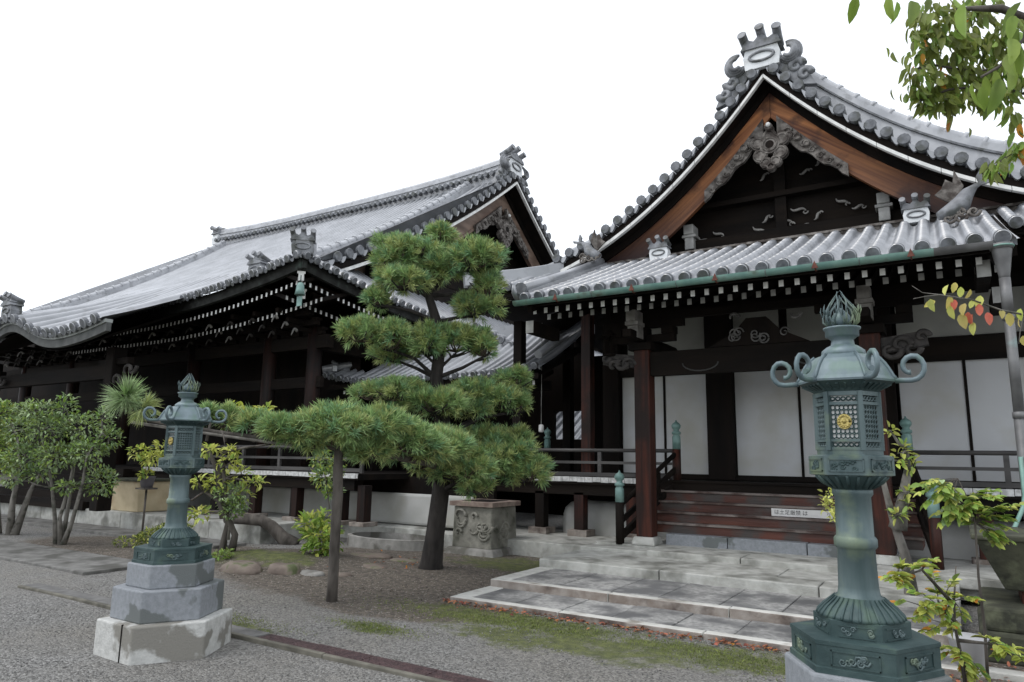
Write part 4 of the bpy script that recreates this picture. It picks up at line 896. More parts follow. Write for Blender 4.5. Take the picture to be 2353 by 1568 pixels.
    for k in range(6):
        a = k*pi/3; mb.bar((Rf*cos(a), Rf*sin(a), 1.75), (Rf*cos(a), Rf*sin(a), 2.03), .026, .026, 0, (cos(a), sin(a), 0))
    for z0, z1 in ((1.752, 1.765), (1.79, 1.803), (1.965, 1.98), (2.01, 2.03)):
        for k in range(6):
            a, b = k*pi/3, (k+1)*pi/3; mb.bar((Rf*cos(a), Rf*sin(a), (z0+z1)/2), (Rf*cos(b), Rf*sin(b), (z0+z1)/2), .018, z1-z0)
    fb = mb.build('fire_box', [BZ], t)
    for k in range(6):
        a = -pi/2+k*pi/3; n = Vector((cos(a), sin(a), 0)); tt = Vector((-sin(a), cos(a), 0)); ap = Rf*cos(pi/6)-.004
        mb = MB()
        for i in range(6):
            for j in range(7):
                c = n*ap+tt*((i-2.5)*.0215)+Vector((0, 0, 1.885+(j-3)*.0225))
                mb.tube([c+tt*.0115*cos(q)+Vector((0, 0, .0115*sin(q))) for q in frange(0, 2*pi, 8)], .0033, 4, 0, False, False)
        for zz in (1.777, 1.995):
            for i in range(5):
                c = n*ap+tt*((i-2)*.026)+Vector((0, 0, zz)); mb.tube([c+tt*.011*cos(q)+Vector((0, 0, .009*sin(q))) for q in frange(0, 2*pi, 8)], .004, 4, 0, False, False)
        p_ = mb.build('lattice_panel', [BD if k == 0 else BZ], fb)
        mb = MB(); mb.prism([(-.068, 1.755), (.068, 1.755), (.068, 2.02), (-.068, 2.02)], lambda u, z, d: n*(ap-.008+d)+tt*u+Vector((0, 0, z)), -.002, 0)
        mb.build('backing_pane', [LAMPW if k == 0 else BD], p_)
        if k == 0:
            mb = MB(); mb.tube([n*(ap+.002)+Vector((0, 0, 1.885)), n*(ap+.012)+Vector((0, 0, 1.885))], .036, 20, 0)
            for q in frange(0, 2*pi, 14): mb.ball(n*(ap+.012)+tt*.027*cos(q)+Vector((0, 0, 1.885+.027*sin(q))), .006, 0, 6, 4)
            mb.ball(n*(ap+.012)+Vector((0, 0, 1.885)), .011, 0, 8, 4); mb.build('gilt_crest', [GOLD], p_)
    mb = MB(); mb.lathe([(.165, 2.03), (.18, 2.045), (.238, 2.075), (.25, 2.078)], (0, 0, 0), 6, 0, 0, False)
    for k in range(30):
        a = 2*pi*k/30; rr = .225*cos(pi/6)/cos((a % (pi/3))-pi/6); r0_ = .15*cos(pi/6)/cos((a % (pi/3))-pi/6)
        mb.bar((r0_*cos(a), r0_*sin(a), 2.035), (rr*cos(a), rr*sin(a), 2.068), .012, .014)
    mb.build('eave_underside', [BD], t)
    mb = MB(); mb.lathe([(.250, 2.078), (.252, 2.088), (.238, 2.105), (.222, 2.135), (.203, 2.165), (.18, 2.192), (.15, 2.212), (.115, 2.222)], (0, 0, 0), 6, 0, 0, False)
    mb.lathe([(.118, 2.21), (.112, 2.24), (.085, 2.26), (.062, 2.27), (.058, 2.295), (.075, 2.31), (.088, 2.315), (.088, 2.345), (.098, 2.35), (.098, 2.358), (.05, 2.362)], (0, 0, 0), 20, 0)
    for k in range(6):
        a = k*pi/3; mb.tube([(r*cos(a), r*sin(a), z) for r, z in ((.252, 2.09), (.238, 2.107), (.222, 2.137), (.203, 2.167), (.18, 2.194), (.15, 2.214))], .010, 6)
    rf_ = mb.build('roof', [BB], t)
    for k in range(6):
        a = k*pi/3; d = Vector((cos(a), sin(a), 0)); pts = [d*.245+Vector((0, 0, 2.083)), d*.30+Vector((0, 0, 2.082))]
        c = d*.325+Vector((0, 0, 2.142))
        for i in range(15):
            q = -pi/2+i/14*2*pi*.98; rad = .060*(1-.62*max(0, i-6)/8); pts.append(c+d*(rad*cos(q))+Vector((0, 0, rad*sin(q))))
        mb = MB(); mb.tube(pts, [.013]*4+[.0135]*(len(pts)-7)+[.012, .0115, .015], 8); mb.build('corner_scroll', [BB], rf_)
    mb = MB(); mb.lathe([(.03, 2.358), (.050, 2.372), (.054, 2.395), (.046, 2.42), (.022, 2.445), (.004, 2.46)], (0, 0, 0), 18, 0)
    jw = mb.build('jewel_finial', [BB], t)
    mb = MB()
    for k in range(18):
        a = 2*pi*k/18; rr = .094 if k % 2 else .078; s = R.uniform(.85, 1.1)
        d = Vector((cos(a), sin(a), 0)); e = Vector((-sin(a), cos(a), 0))
        pts = [d*(rr*q)+e*(.012*sin(q2*6+k*2.3))+Vector((0, 0, 2.362+.165*q2*s)) for q, q2 in ((.65, 0), (.98, .16), (1.0, .32), (.86, .5), (.60, .68), (.33, .86), (.08, 1.06))]
        mb.tube(pts, [.005, .006, .0055, .005, .0045, .0035, .001], 5)
        mb.tube([pts[2], pts[2]+d*.012+Vector((0, 0, .03)), pts[2]+d*.008+Vector((0, 0, .055))], [.004, .0035, .001], 5)
    mb.build('flame', [BZ], jw)
    return t
lan = make_lantern((-.42, 3.70, 0), 'nearer bronze lantern with gilt crest, at right in front of the stairs')
lan.scale = (.87, .87, .978)
_c = copy_thing(lan, (-5.92, 3.83, 0), 0, 'farther bronze lantern at left on a full three-tier plinth, seen whole'); _c.scale = (.89, .89, .935)

# ------------------------------------------------------------------ drain, kerbs, rocks, basin and other garden stones
dr = thing('drain_channel', 'straight drain channel with red-brown grating beside the lantern plinths', 'drain', (-5, 4.45, 0))
mb = MB(); slabs(mb, -5.5, 2, 4.43, 4.62, -.03, .018, .62, .006); mb.build('grate', [DR], dr, .006)
mb = MB(); slabs(mb, -9.9, -5.51, 4.43, 4.62, -.03, .02, 1.4, .006); mb.build('channel_cover', [mat('dark_cover_plate', (.09, .088, .084), (.16, .156, .15), 8, .85)], dr, .006)
mb = MB(); slabs(mb, -9.9, 2, 4.37, 4.42, -.06, .028, 1.4, .006); mb.build('channel_edge', [mat('dark_channel_edge', (.08, .075, .06), (.17, .16, .13), 6, .9)], dr, .008)
def rock(c, sx, sy, sz, label, m=RK, seed=0):
    bm_v = MB(); rr = random.Random(seed); bm_v.ball((0, 0, 0), 1, 0, 16, 10)
    ph = [rr.uniform(0, 6) for _ in range(6)]; vs = []
    for x, y, z in bm_v.v:
        k = 1+.13*sin(3*x+ph[0])*cos(2.4*y+ph[1])+.10*sin(5*z+4*x+ph[2])+.05*sin(9*y+ph[3]+5*x)
        zz = z*k; zz = min(zz, .72+.08*sin(4*x+ph[4])) ; vs.append((c[0]+x*k*sx, c[1]+y*k*sy, c[2]+zz*sz))
    bm_v.v = vs; o = bm_v.build('boulder', [m]); tag(o, label, 'rock', 'rocks edging the planting bed'); return o
rock((-8.72, 6.72, .02), .36, .2, .16, 'long low brown boulder right behind the far lantern plinth', seed=1)
rock((-8.15, 6.98, .03), .28, .18, .15, 'rounded brown boulder in the middle of the bed edging', seed=2)
rock((-7.72, 7.12, .0), .2, .13, .09, 'flat grey stone left of the wooden prop in the bed edging', CON, seed=3)
rock((-7.35, 7.3, .0), .17, .12, .07, 'small tan stone just right of the wooden prop foot', seed=4)
rock((-7.45, 8.05, .02), .3, .2, .06, 'flat tan stepping stone between the wooden prop and the pine', seed=5)
rock((-8.2, 8.75, .04), .4, .22, .08, 'flat orange-brown stone in front of the concrete pond rim', seed=6)
rock((-7.5, 8.75, .02), .28, .17, .06, 'grey-brown stone nearest the pine trunk', seed=7)
cu = MB(); prof = [(0, 0), (0, .17), (.1, .17), (.1, 0)]
pts = []
for t in frange(0, 2*pi, 40): pts.append((-9.0+.98*cos(t)*(1 if cos(t) > 0 else 1.05), 10.2+.52*sin(t)))
rows = [[(x+(-9.0-x)*a, y+(10.2-y)*a*1.0, z) for x, y in pts] for a, z in ((0, -.02), (0, .19), (.10, .2), (.12, .02))]
cu.grid(rows, 0, False); cu.add([(x+(-9-x)*.1, y+(10.2-y)*.1, .03) for x, y in pts[:-1]], [tuple(range(40))], 1)
tag(cu.build('pond_rim', [CON, mat('pond_floor_grey', (.13, .13, .135), (.22, .22, .22), 9, .8)]), 'low oval concrete rim of a dry pond behind the pine', 'pond rim')
bs = thing('stone_basin', 'weathered square stone basin with relief carving standing right of the pine', 'water basin', (-7.15, 10.55, 0))
def tor(mb, x0, x1, y0, y1, z0, z1, tap, m): mb.add([(x, y, z) for z, k in ((z0, 0), (z1, tap)) for x, y in ((x0+k, y0+k), (x1-k, y0+k), (x1-k, y1-k), (x0+k, y1-k))], [(3, 2, 1, 0), (4, 5, 6, 7), (0, 1, 5, 4), (1, 2, 6, 5), (2, 3, 7, 6), (3, 0, 4, 7)], m)
mst = mat('weathered_basin_stone', (.17, .165, .14), (.30, .29, .25), 6, .9, c3=(.08, .08, .062), s3=3, t3=(.5, .66), bump=.6, bscale=22)
mb = MB(); tor(mb, -7.62, -6.78, 10.200, 11.040, .1, .82, .02, 0); mb.build('basin_body', [mst], bs, .03)
mb = MB(); mb.box(-7.66, -6.74, 10.160, 11.080, .82, .90); mb.box(-7.5, -6.9, 10.320, 10.920, .9, .905, 1); mb.build('basin_rim', [mat('reddish_rim_stone', (.17, .12, .10), (.30, .24, .20), 6, .85, bump=.4), DW], bs, .02)
mb = MB(); tor(mb, -7.74, -6.66, 10.080, 11.160, -.02, .12, .06, 0); mb.build('basin_foot', [CON], bs, .03)
mb = MB()
for i in range(12): scroll(mb, (R.uniform(-7.5, -6.9), 10.195, R.uniform(.3, .7)), R.uniform(.06, .16), r=.028, turn=R.choice((-1, 1)), cyc=R.uniform(.4, .9))
for i in range(10): scroll(mb, (-6.79, R.uniform(10.330, 10.880), R.uniform(.3, .7)), R.uniform(.06, .16), r=.03, turn=R.choice((-1, 1)), dirs=((0, 1, 0), (0, 0, 1)), cyc=R.uniform(.4, .9))
mb.build('relief_carving', [mst], bs)
pth = MB(); slabs(pth, -30, -10.2, 5.3, 6.35, -.03, .035, 2.2); CPV = mat('dark_worn_paving', (.11, .108, .10), (.19, .186, .175), 7, .9, c3=(.07, .068, .06), s3=2, bump=.3)
struct(pth.build('path', [CPV], None, .01))
mb = MB(); slabs(mb, -22, -11.2, 8.0, 8.7, -.03, .05, 1.8); struct(mb.build('pavement', [CPV], None, .01))
tbx = thing('planter_tub', 'large beige square planter tub standing by the hall step', 'planter', (-16.3, 9.4, .34))
mb = MB(); mb.add([(x, y, z) for z, k in ((.34, .10), (1.02, 0)) for x, y in ((-16.95+k, 9.05+k), (-15.55-k, 9.05+k), (-15.55-k, 10.1-k), (-16.95+k, 10.1-k))], [(3, 2, 1, 0), (4, 5, 6, 7), (0, 1, 5, 4), (1, 2, 6, 5), (2, 3, 7, 6), (3, 0, 4, 7)]); mb.build('tub_body', [TUB], tbx, .02)
mb = MB(); mb.box(-17.0, -15.5, 9.0, 10.15, 1.02, 1.07); mb.build('tub_rim', [MST], tbx, .015)
# right side: mossy stone blocks, dark tub, pots
blk = MB(); blk.box(.08, 2.6, 7.55, 8.9, -.02, .24); blk.box(.12, 2.6, 7.6, 8.85, .24, .44)
tag(blk.build('stone_block', [MST], None, .03), 'mossy dark stone block base under the big dark tub', 'stone block')
tg = thing('dark_tub', 'big dark mossy tub flaring upward on a stone block at the right edge', 'planter', (.8, 8.2, .44))
mb = MB(); mb.add([(x, y, z) for z, k in ((.56, .2), (1.0, 0)) for x, y in ((.10+k, 7.65+k), (1.6-k, 7.65+k), (1.6-k, 8.75-k), (.10+k, 8.75-k))], [(3, 2, 1, 0), (4, 5, 6, 7), (0, 1, 5, 4), (1, 2, 6, 5), (2, 3, 7, 6), (3, 0, 4, 7)]); mb.box(.07, 1.63, 7.62, 8.78, 1.0, 1.05); mb.build('tub_body', [MST], tg, .015)
mb = MB(); mb.box(.42, 1.3, 7.95, 8.45, .44, .56); mb.build('tub_foot', [RW], tg)
pp_ = MB(); pp_.lathe([(.10, 0), (.14, .24), (.15, .25), (.15, .27), (.13, .27)], (-.02, 7.12, 0), 16); tag(pp_.build('flower_pot', [POTW]), 'pale grey round pot behind the near lantern base', 'pot')
ls = MB(); slabs(ls, -.6, 1.5, 7.0, 7.16, -.02, .05, .9); tag(ls.build('kerb_piece', [STL], None, .01), 'short pale kerb piece beside the grey pot', 'kerb')
# paper notice on the third stair
sg = thing('paper_notice', 'narrow white paper notice with black characters on the red stairs', 'sign', (-1.9, 11.57, .91))
mb = MB(); mb.box(-2.47, -1.6, 11.555, 11.565, .838, .952); mb.build('sheet', [PAPER], sg)
def text(body, x, z, size, m, parent, y=11.553, name='lettering'):
    cu_ = bpy.data.curves.new(name, 'FONT'); cu_.body = body; cu_.size = size; cu_.align_x = 'LEFT'; cu_.extrude = .0005
    o = bpy.data.objects.new(name, cu_); COL.objects.link(o); cu_.materials.append(m)
    bpy.context.view_layer.update(); dg = bpy.context.evaluated_depsgraph_get(); me = bpy.data.meshes.new_from_object(o.evaluated_get(dg))
    bpy.data.objects.remove(o); me.transform(Matrix.Translation((x, y, z)) @ Matrix.Rotation(pi/2, 4, 'X'))
    o = bpy.data.objects.new(name, me); COL.objects.link(o); adopt(o, parent); return o
text('は土足厳禁 は', -2.43, .872, .078, INK, sg); text('り', -1.68, .872, .06, INK, sg)

# ------------------------------------------------------------------ plants
def needle_mesh(name, centres, axes, per, ln, mats, parent, spread=.85, w=.0042, mprob=None):
    N = len(centres); c = np.repeat(centres, per, 0); a = np.repeat(axes, per, 0)
    d = unit(a+RN.normal(size=c.shape)*spread*.62); L = (ln*RN.uniform(.7, 1.15, len(c)))[:, None]
    s = unit(np.cross(d, RN.normal(size=c.shape)))*w
    base = c+a*RN.uniform(-.03, .04, len(c))[:, None]
    mid = base+d*L*.55; tip = base+d*L+np.array([0, 0, -1])*L*.06
    V = np.stack([base-s*.7, base+s*.7, mid+s, tip, mid-s], 1).reshape(-1, 3)
    i = np.arange(len(c))*5
    F = np.concatenate([np.stack([i, i+1, i+2, i+4], 1), np.stack([i+4, i+2, i+3, i+3], 1)])
    T = np.stack([i+4, i+2, i+3], 1); Q = np.stack([i, i+1, i+2], 1); Q2 = np.stack([i, i+2, i+4], 1)
    tm = RN.choice(len(mats), N, p=mprob) if mprob else np.zeros(N, int)
    m = np.repeat(tm, per)
    return np_mesh(name, V, np.concatenate([Q, Q2, T]), mats, np.concatenate([m, m, m]), parent)
def pine_pad(parent, pads, dens=185, per=34, ln=.135, name='needle_pad'):
    for cx, cy, cz, rx, rz in pads:
        rx *= 1.13; rz *= 1.2
        C = np.array([cx, cy, cz]); k = max(5, int(18*rx/.4))
        sub = unit(RN.normal(size=(k, 3))); sub[:, 2] = np.abs(sub[:, 2])*.9-.25
        subc = C+sub*np.array([rx, rx*.85, rz])*RN.uniform(.35, .82, (k, 1))
        n = max(30, int(dens*rx*rx*4+dens*rx*rz*3)); idx = RN.integers(0, k, n)
        dr_ = unit(RN.normal(size=(n, 3))+np.array([0, 0, .55])); lr = np.array([rx, rx*.9, max(rz, .1)])*.40
        pos = subc[idx]+dr_*lr*RN.uniform(.65, 1.0, (n, 1))
        ax = unit(dr_*.7+unit(pos-C)*.35+np.array([0, 0, .55]))
        o = needle_mesh(name, pos, ax, per, ln, [PN, PN2, PN3], parent, mprob=[.45, .38, .17])
        # twigs under the tufts
        mb = MB()
        for q in range(min(k, 12)):
            p0 = C+np.array([0, 0, -rz*.35]); p1 = subc[q]; mid = (p0+p1)/2+np.array([0, 0, -.04])
            mb.tube([p0, mid, p1, p1+np.array([0, 0, .05])], [.016, .012, .008, .003], 5)
        mb.build('twig', [TW], o)

def leaf_mesh(name, P, D, size, mats, parent=None, wr=.42, droop=.15, mprob=None, up=None, fold=.12):
    P = np.asarray(P); D = unit(np.asarray(D)); n = len(P)
    u = np.tile(np.array([0, 0, 1.]), (n, 1)) if up is None else np.asarray(up)
    nn = unit(u+RN.normal(size=(n, 3))*.35); s = unit(np.cross(D, nn)); nn = np.cross(s, D)
    L = (np.asarray(size)*RN.uniform(.7, 1.2, n))[:, None]; W = L*wr
    b = P; q0 = P+D*L*.12; q1 = P+D*L*.33-nn*L*droop*.08; q2 = P+D*L*.66-nn*L*droop*.35; q3 = P+D*L*.86-nn*L*droop*.68; t = P+D*L-nn*L*droop
    h = nn*L*fold
    V = np.stack([b, q0+s*W*.30+h*.6, q1+s*W*.49+h, q2+s*W*.42+h*.8, q3+s*W*.22+h*.4, t, q3-s*W*.22+h*.4, q2-s*W*.42+h*.8, q1-s*W*.49+h, q0-s*W*.30+h*.6, q1, q2], 1).reshape(-1, 3)
    i = np.arange(n)*12
    f = lambda a, b_, c_: np.stack([i+a, i+b_, i+c_], 1)
    fs = [f(0, 10, 1), f(1, 10, 2), f(2, 10, 3), f(3, 10, 11), f(3, 11, 4), f(4, 11, 5), f(0, 9, 10), f(9, 8, 10), f(8, 7, 10), f(7, 11, 10), f(7, 6, 11), f(6, 5, 11)]
    tm = RN.choice(len(mats), n, p=mprob) if mprob else np.zeros(n, int)
    return np_mesh(name, V, np.concatenate(fs), mats, np.concatenate([tm]*12), parent, True)
def blob_leaves(blobs, n, bias=.5):
    """sample leaf points and directions over several crown lumps (x, y, z, r, rz)"""
    B = np.array(blobs, float); w = B[:, 3]**2; idx = RN.choice(len(B), n, p=w/w.sum())
    d = unit(RN.normal(size=(n, 3))+np.array([0, 0, .3])); r = np.stack([B[idx, 3], B[idx, 3], B[idx, 4]], 1)
    P = B[idx, :3]+d*r*(RN.uniform(.15, 1, (n, 1))**bias)
    return P, unit(d+RN.normal(size=(n, 3))*.6)
def wob(a, b, n=6, j=.04, rr=R):
    a, b = Vector(a), Vector(b); L = (b-a).length
    return [a+(b-a)*(i/n)+Vector((rr.uniform(-j, j), rr.uniform(-j, j), rr.uniform(-j, j)))*L*(1 if 0 < i < n else 0) for i in range(n+1)]
def limb(mb, a, b, r0, r1, n=6, j=.04, seg=7):
    p = wob(a, b, n, j); mb.tube(p, [r0+(r1-r0)*i/n for i in range(n+1)], seg); return p

# the trained pine
pine = thing('pine_tree', 'trained pine with layered needle clouds between the two halls', 'tree', (-6.68, 8.46, 0))
mb = MB()
tr = [(-6.70, 8.47, -.05), (-6.67, 8.45, .12), (-6.59, 8.41, .52), (-6.47, 8.36, 1.16), (-6.42, 8.33, 1.6), (-6.39, 8.31, 1.98), (-6.42, 8.25, 2.43), (-6.46, 8.15, 2.82), (-6.37, 8.11, 3.33), (-6.39, 8.03, 3.65), (-6.43, 7.87, 4.02), (-6.50, 7.8, 4.3)]
mb.tube(tr, [.22, .165, .14, .13, .125, .11, .10, .095, .085, .075, .06, .035], 14)
mb.build('trunk', [BK], pine)
more_pads = [(-7.26, 7.70, 2.58, 0.29, 0.16), (-6.72, 8.06, 2.46, 0.32, 0.18), (-5.96, 8.56, 2.34, 0.29, 0.14), (-5.51, 8.95, 2.42, 0.18, 0.15), (-6.05, 8.83, 1.90, 0.33, 0.24), (-5.70, 8.91, 1.39, 0.29, 0.20), (-6.38, 7.85, 1.57, 0.25, 0.17), (-5.33, 9.24, 1.52, 0.17, 0.18), (-6.32, 7.94, 4.93, 0.24, 0.13), (-6.80, 7.43, 4.76, 0.23, 0.12), (-5.62, 8.33, 4.56, 0.20, 0.20)]
pads = [(-6.73,7.41,4.48,0.35,0.31),(-6.46,7.66,4.67,0.32,0.16),(-6.33,7.98,4.40,0.46,0.33),(-5.79,8.11,4.52,0.42,0.29),(-5.71,8.35,4.17,0.26,0.32),(-6.89,7.30,3.89,0.22,0.14),(-6.49,7.39,4.12,0.37,0.19),(-5.93,8.40,3.87,0.36,0.23),(-6.53,8.22,4.66,0.27,0.27),
        (-7.12,7.26,3.39,0.35,0.22),(-6.85,7.57,3.32,0.38,0.29),(-6.51,7.90,3.31,0.39,0.32),(-6.22,8.32,3.35,0.39,0.30),(-5.81,8.47,3.27,0.26,0.26),(-7.10,7.91,3.19,0.40,0.17),
        (-6.80,7.75,2.57,0.38,0.19),(-6.31,7.96,2.41,0.44,0.22),(-6.00,8.49,2.57,0.39,0.23),(-5.65,8.79,2.48,0.36,0.20),(-5.59,8.94,2.82,0.23,0.20),
        (-6.17,7.82,1.78,0.49,0.28),(-5.95,8.14,1.48,0.53,0.28),(-5.87,8.37,1.21,0.25,0.14),(-5.62,9.01,1.75,0.36,0.33),(-5.42,9.08,1.46,0.29,0.26),(-5.80,8.69,1.61,0.39,0.29)]+more_pads
long_pads = [(-6.41,5.60,1.89,0.38,0.18),(-5.95,5.76,1.96,0.47,0.22),(-5.71,6.15,1.95,0.49,0.23),(-5.55,6.52,1.81,0.31,0.24),(-6.54,5.39,1.95,0.22,0.11),(-6.94,5.37,2.01,0.18,0.11),(-7.21,5.19,2.03,0.15,0.13),(-7.29,5.00,2.09,0.10,0.09), (-5.72,6.9,1.72,.38,.24), (-5.85,6.2,1.72,.36,.2), (-6.1,5.8,1.84,.34,.16), (-5.7,7.35,1.75,.34,.24), (-6.3,5.7,1.80,.25,.12)]
for i, p in enumerate(pads):
    z = p[2]-p[4]*.45; k = min(range(len(tr)), key=lambda q: abs(tr[q][2]-(z-.18))); mb = MB()
    a = Vector(tr[k]); b = Vector((p[0], p[1], z)); m_ = (a+b)/2+Vector((R.uniform(-.06, .06), R.uniform(-.06, .06), R.uniform(-.02, .10)))
    mb.tube([a, a*.7+m_*.3, m_, b*.6+m_*.4, b], [.036, .032, .026, .02, .011], 7)
    for q in range(4):
        e = b+Vector((R.uniform(-1, 1)*p[3], R.uniform(-1, 1)*p[3], R.uniform(0, .6)*p[4])); mb.tube([m_*.4+b*.6, (b+e)/2+Vector((0, 0, -.04)), e], [.02, .014, .006], 5)
    mb.build('branch', [BK], pine)
mb = MB()
lb = [(-6.42, 8.3, 1.5), (-5.95, 7.4, 1.60), (-5.75, 6.45, 1.68), (-6.04, 5.86, 1.76), (-6.63, 5.48, 1.82), (-7.13, 5.02, 1.90), (-7.36, 4.63, 1.97), (-7.60, 4.34, 2.03), (-7.68, 4.27, 2.18)]
mb.tube(lb, [.08, .07, .06, .05, .034, .026, .022, .02, .012], 8)
for p in long_pads: mb.tube([Vector((p[0], p[1], 1.80)), Vector((p[0]+.05, p[1], p[2]-.05)), Vector((p[0], p[1], p[2]))], [.02, .014, .008], 5)
for i in range(10):
    x = Vector(lb[3]).lerp(Vector(lb[6]), R.random()); e = x+Vector((R.uniform(-.2, .2), R.uniform(-.2, .2), R.uniform(-.18, .1))); mb.tube([x, (x+e)/2+Vector((0, 0, .03)), e], [.012, .009, .004], 5)
mb.build('long_branch', [BK3], pine)
pine_pad(pine, pads); pine_pad(pine, long_pads, 270)
# end tuft of the long branch
PNE = mat('pale_pine_needle', (.26, .36, .17), (.36, .46, .25), 2.2, .5, rand=.4, transl=.2)
c0 = np.array([-7.70, 4.25, 2.24]); n = 22; d = unit(RN.normal(size=(n, 3))+np.array([-.1, 0, .25])); needle_mesh('end_tuft', c0+d*.05, unit(d+np.array([0, 0, .1])), 34, .23, [PNE, PN], pine, .5, .0036, [.75, .25])
n = 14; d = unit(RN.normal(size=(n, 3))+np.array([0, 0, .2])); needle_mesh('end_tuft', np.array([-7.50, 4.33, 2.14])+d*.04, d, 34, .16, [PNE, PN2], pine, .5, .0038, [.6, .4])
prop = MB(); pp = [(-6.25, 6.08, -.05), (-6.235, 6.07, .3), (-6.2, 6.03, .75), (-6.13, 5.97, 1.2), (-6.07, 5.89, 1.5), (-6.04, 5.86, 1.73)]
prop.tube(pp, [.066, .06, .058, .06, .056, .05], 10)
tag(prop.build('wooden_prop', [BK3]), 'rough bark log prop holding up the long pine branch', 'prop')
pl_ = MB(); pl_.tube([(-7.70, 4.33, 1.99), (-7.1, 4.98, 1.87), (-6.45, 5.6, 1.76), (-5.9, 6.0, 1.72)], .017, 8); tag(pl_.build('bamboo_pole', [BK2]), 'thin grey bamboo pole tied along the long pine branch', 'pole')
pl_ = MB(); pl_.tube([(-7.95, 5.3, 0), (-7.94, 5.28, 1.3), (-7.6, 4.42, 1.98)], [.03, .028, .02], 7)

def tree(name, label, cat, base, stems, blobs, n, size, mats, mprob=None, bark=BK2, wr=.45, r0=.06, group=None, droop=.15, twigs=30):
    t = thing(name, label, cat, base, group)
    mb = MB()
    for st in stems:
        pts = [Vector(p) for p in st]; k = len(pts)
        mb.tube(pts, [r0*(1-.75*i/(k-1))*(1.25 if i == 0 else 1) for i in range(k)], 8)
    mb.build('trunk', [bark], t)
    mb = MB(); tips = [Vector(p) for st in stems for p in st[1:]]
    for b in blobs:
        c = Vector(b[:3]); a = min(tips, key=lambda q: (q-c).length+.6*max(0, q.z-c.z)); limb(mb, a, c, r0*.35, r0*.12, 5, .05, 6)
        for q in range(max(2, twigs//len(blobs))):
            e = c+Vector((R.uniform(-1, 1)*b[3], R.uniform(-1, 1)*b[3], R.uniform(-.6, .9)*b[4])); limb(mb, c, e, r0*.14, r0*.05, 3, .06, 4)
    mb.build('branch', [bark], t)
    P, D = blob_leaves(blobs, n); leaf_mesh('foliage', P, D, size, mats, t, wr, droop, mprob)
    return t

GT = 'multi-stemmed garden shrubs at the left'
tree('garden_tree', 'multi-stemmed dark leaved garden tree standing free before the long hall', 'tree', (-13.6, 6.6, 0),
     [[(-13.68,6.59,-0.05), (-13.67,6.50,0.50), (-13.66,6.39,1.03), (-13.69,6.28,1.49), (-13.8, 6.1, 2.1)], [(-13.61,6.63,-.05), (-13.60,6.66,0.49), (-13.48,6.63,1.03), (-13.39,6.58,1.57), (-13.41,6.42,2.26)], [(-13.47,6.59,0.0), (-13.31,6.62,0.43), (-12.98,6.56,1.12), (-12.89,6.53,1.58), (-12.8, 6.7, 2.0)], [(-13.55,6.6,0), (-13.5,6.5,.5), (-13.2,6.45,1.1), (-13.2,6.5,1.7)]],
     [(-13.82,6.03,2.36,0.35,0.19), (-14.23,5.96,2.02,0.31,0.27), (-13.54,6.15,2.06,0.38,0.27), (-13.47,6.36,2.42,0.23,0.27), (-13.16,6.51,2.07,0.31,0.27), (-12.92,6.74,2.27,0.20,0.20), (-12.74,6.80,1.89,0.23,0.23), (-12.88,6.52,1.65,0.34,0.23), (-13.34,6.25,1.57,0.38,0.23), (-14.02,6.07,1.56,0.35,0.23), (-13.04,6.89,1.12,0.31,0.27), (-14.01,5.90,1.18,0.19,0.14), (-13.14,6.36,1.05,0.19,0.11), (-13.84,6.24,1.26,0.27,0.12)],
     4300, .075, [LF, LG, LO2], [.62, .22, .16], r0=.045, twigs=90)
tree('garden_tree', 'smaller brighter green tree cut by the left photo edge', 'tree', (-16.2, 6.9, 0),
     [[(-16.2,6.9,-.05), (-16.10,6.83,0.68), (-15.94,6.81,1.29), (-15.93,6.68,1.98)], [(-16.10,6.94,0), (-16.02,7.09,0.85), (-15.84,7.13,1.20)], [(-16.5, 6.8, 0), (-16.6, 6.7, 1), (-16.5, 6.5, 2)]],
     [(-16.15,6.46,2.40,0.24,0.26), (-16.24,6.53,1.80,0.26,0.26), (-15.96,6.54,1.41,0.22,0.17), (-16.43,6.33,2.14,0.35,0.44)], 2600, .08, [LG, LF, LY], [.5, .3, .2], r0=.07)
tree('plum_tree', 'gnarled small tree with yellowing drooping leaves right of the far lantern', 'tree', (-10.1, 7.42, 0),
     [[(-10.15,7.41,-.05), (-10.09,7.39,0.30), (-10.01,7.38,0.58), (-10.04,7.17,0.93), (-10.21,7.04,1.06), (-10.39,6.95,0.92)], [(-10.03,7.48,-.03), (-9.93,7.47,0.37), (-10.03,7.34,0.71), (-10.01,7.24,1.27), (-10.10,7.22,1.68), (-9.79,7.40,1.76), (-9.45,7.6,1.82)], [(-10.06,7.34,0.64), (-10.09,7.17,1.40), (-10.19,7.05,1.68), (-10.33,6.94,1.82)]],
     [(-10.19,7.04,1.71,0.20,0.07), (-9.93,7.24,1.51,0.18,0.13), (-9.77,7.38,1.34,0.15,0.15), (-9.57,7.53,1.21,0.15,0.08), (-10.11,7.20,1.20,0.18,0.13), (-10.19,6.90,1.20,0.12,0.10), (-9.85,7.52,0.99,0.14,0.14), (-9.98,7.30,1.69,0.14,0.07), (-9.14,6.71,2.27,0.20,0.12), (-8.78,6.93,2.30,0.18,0.08), (-9.04,6.91,2.18,0.17,0.07), (-10.20,6.99,0.72,0.17,0.10)],
     620, .10, [LY, LG], [.8, .2], bark=BK3, r0=.06, droop=.35)
tree('garden_shrub', 'dense dark green clump hugging the stem of the yellowing tree', 'shrub', (-9.95, 7.4, .6), [[(-10.0, 7.4, .3), (-9.97, 7.38, .7), (-9.95, 7.4, 1.0)]],
     [(-9.94,7.33,1.02,0.26,0.18), (-9.98,7.46,0.85,0.25,0.14), (-9.9, 7.35, .75, .2, .12)], 700, .06, [LF, LG], [.75, .25], r0=.02)
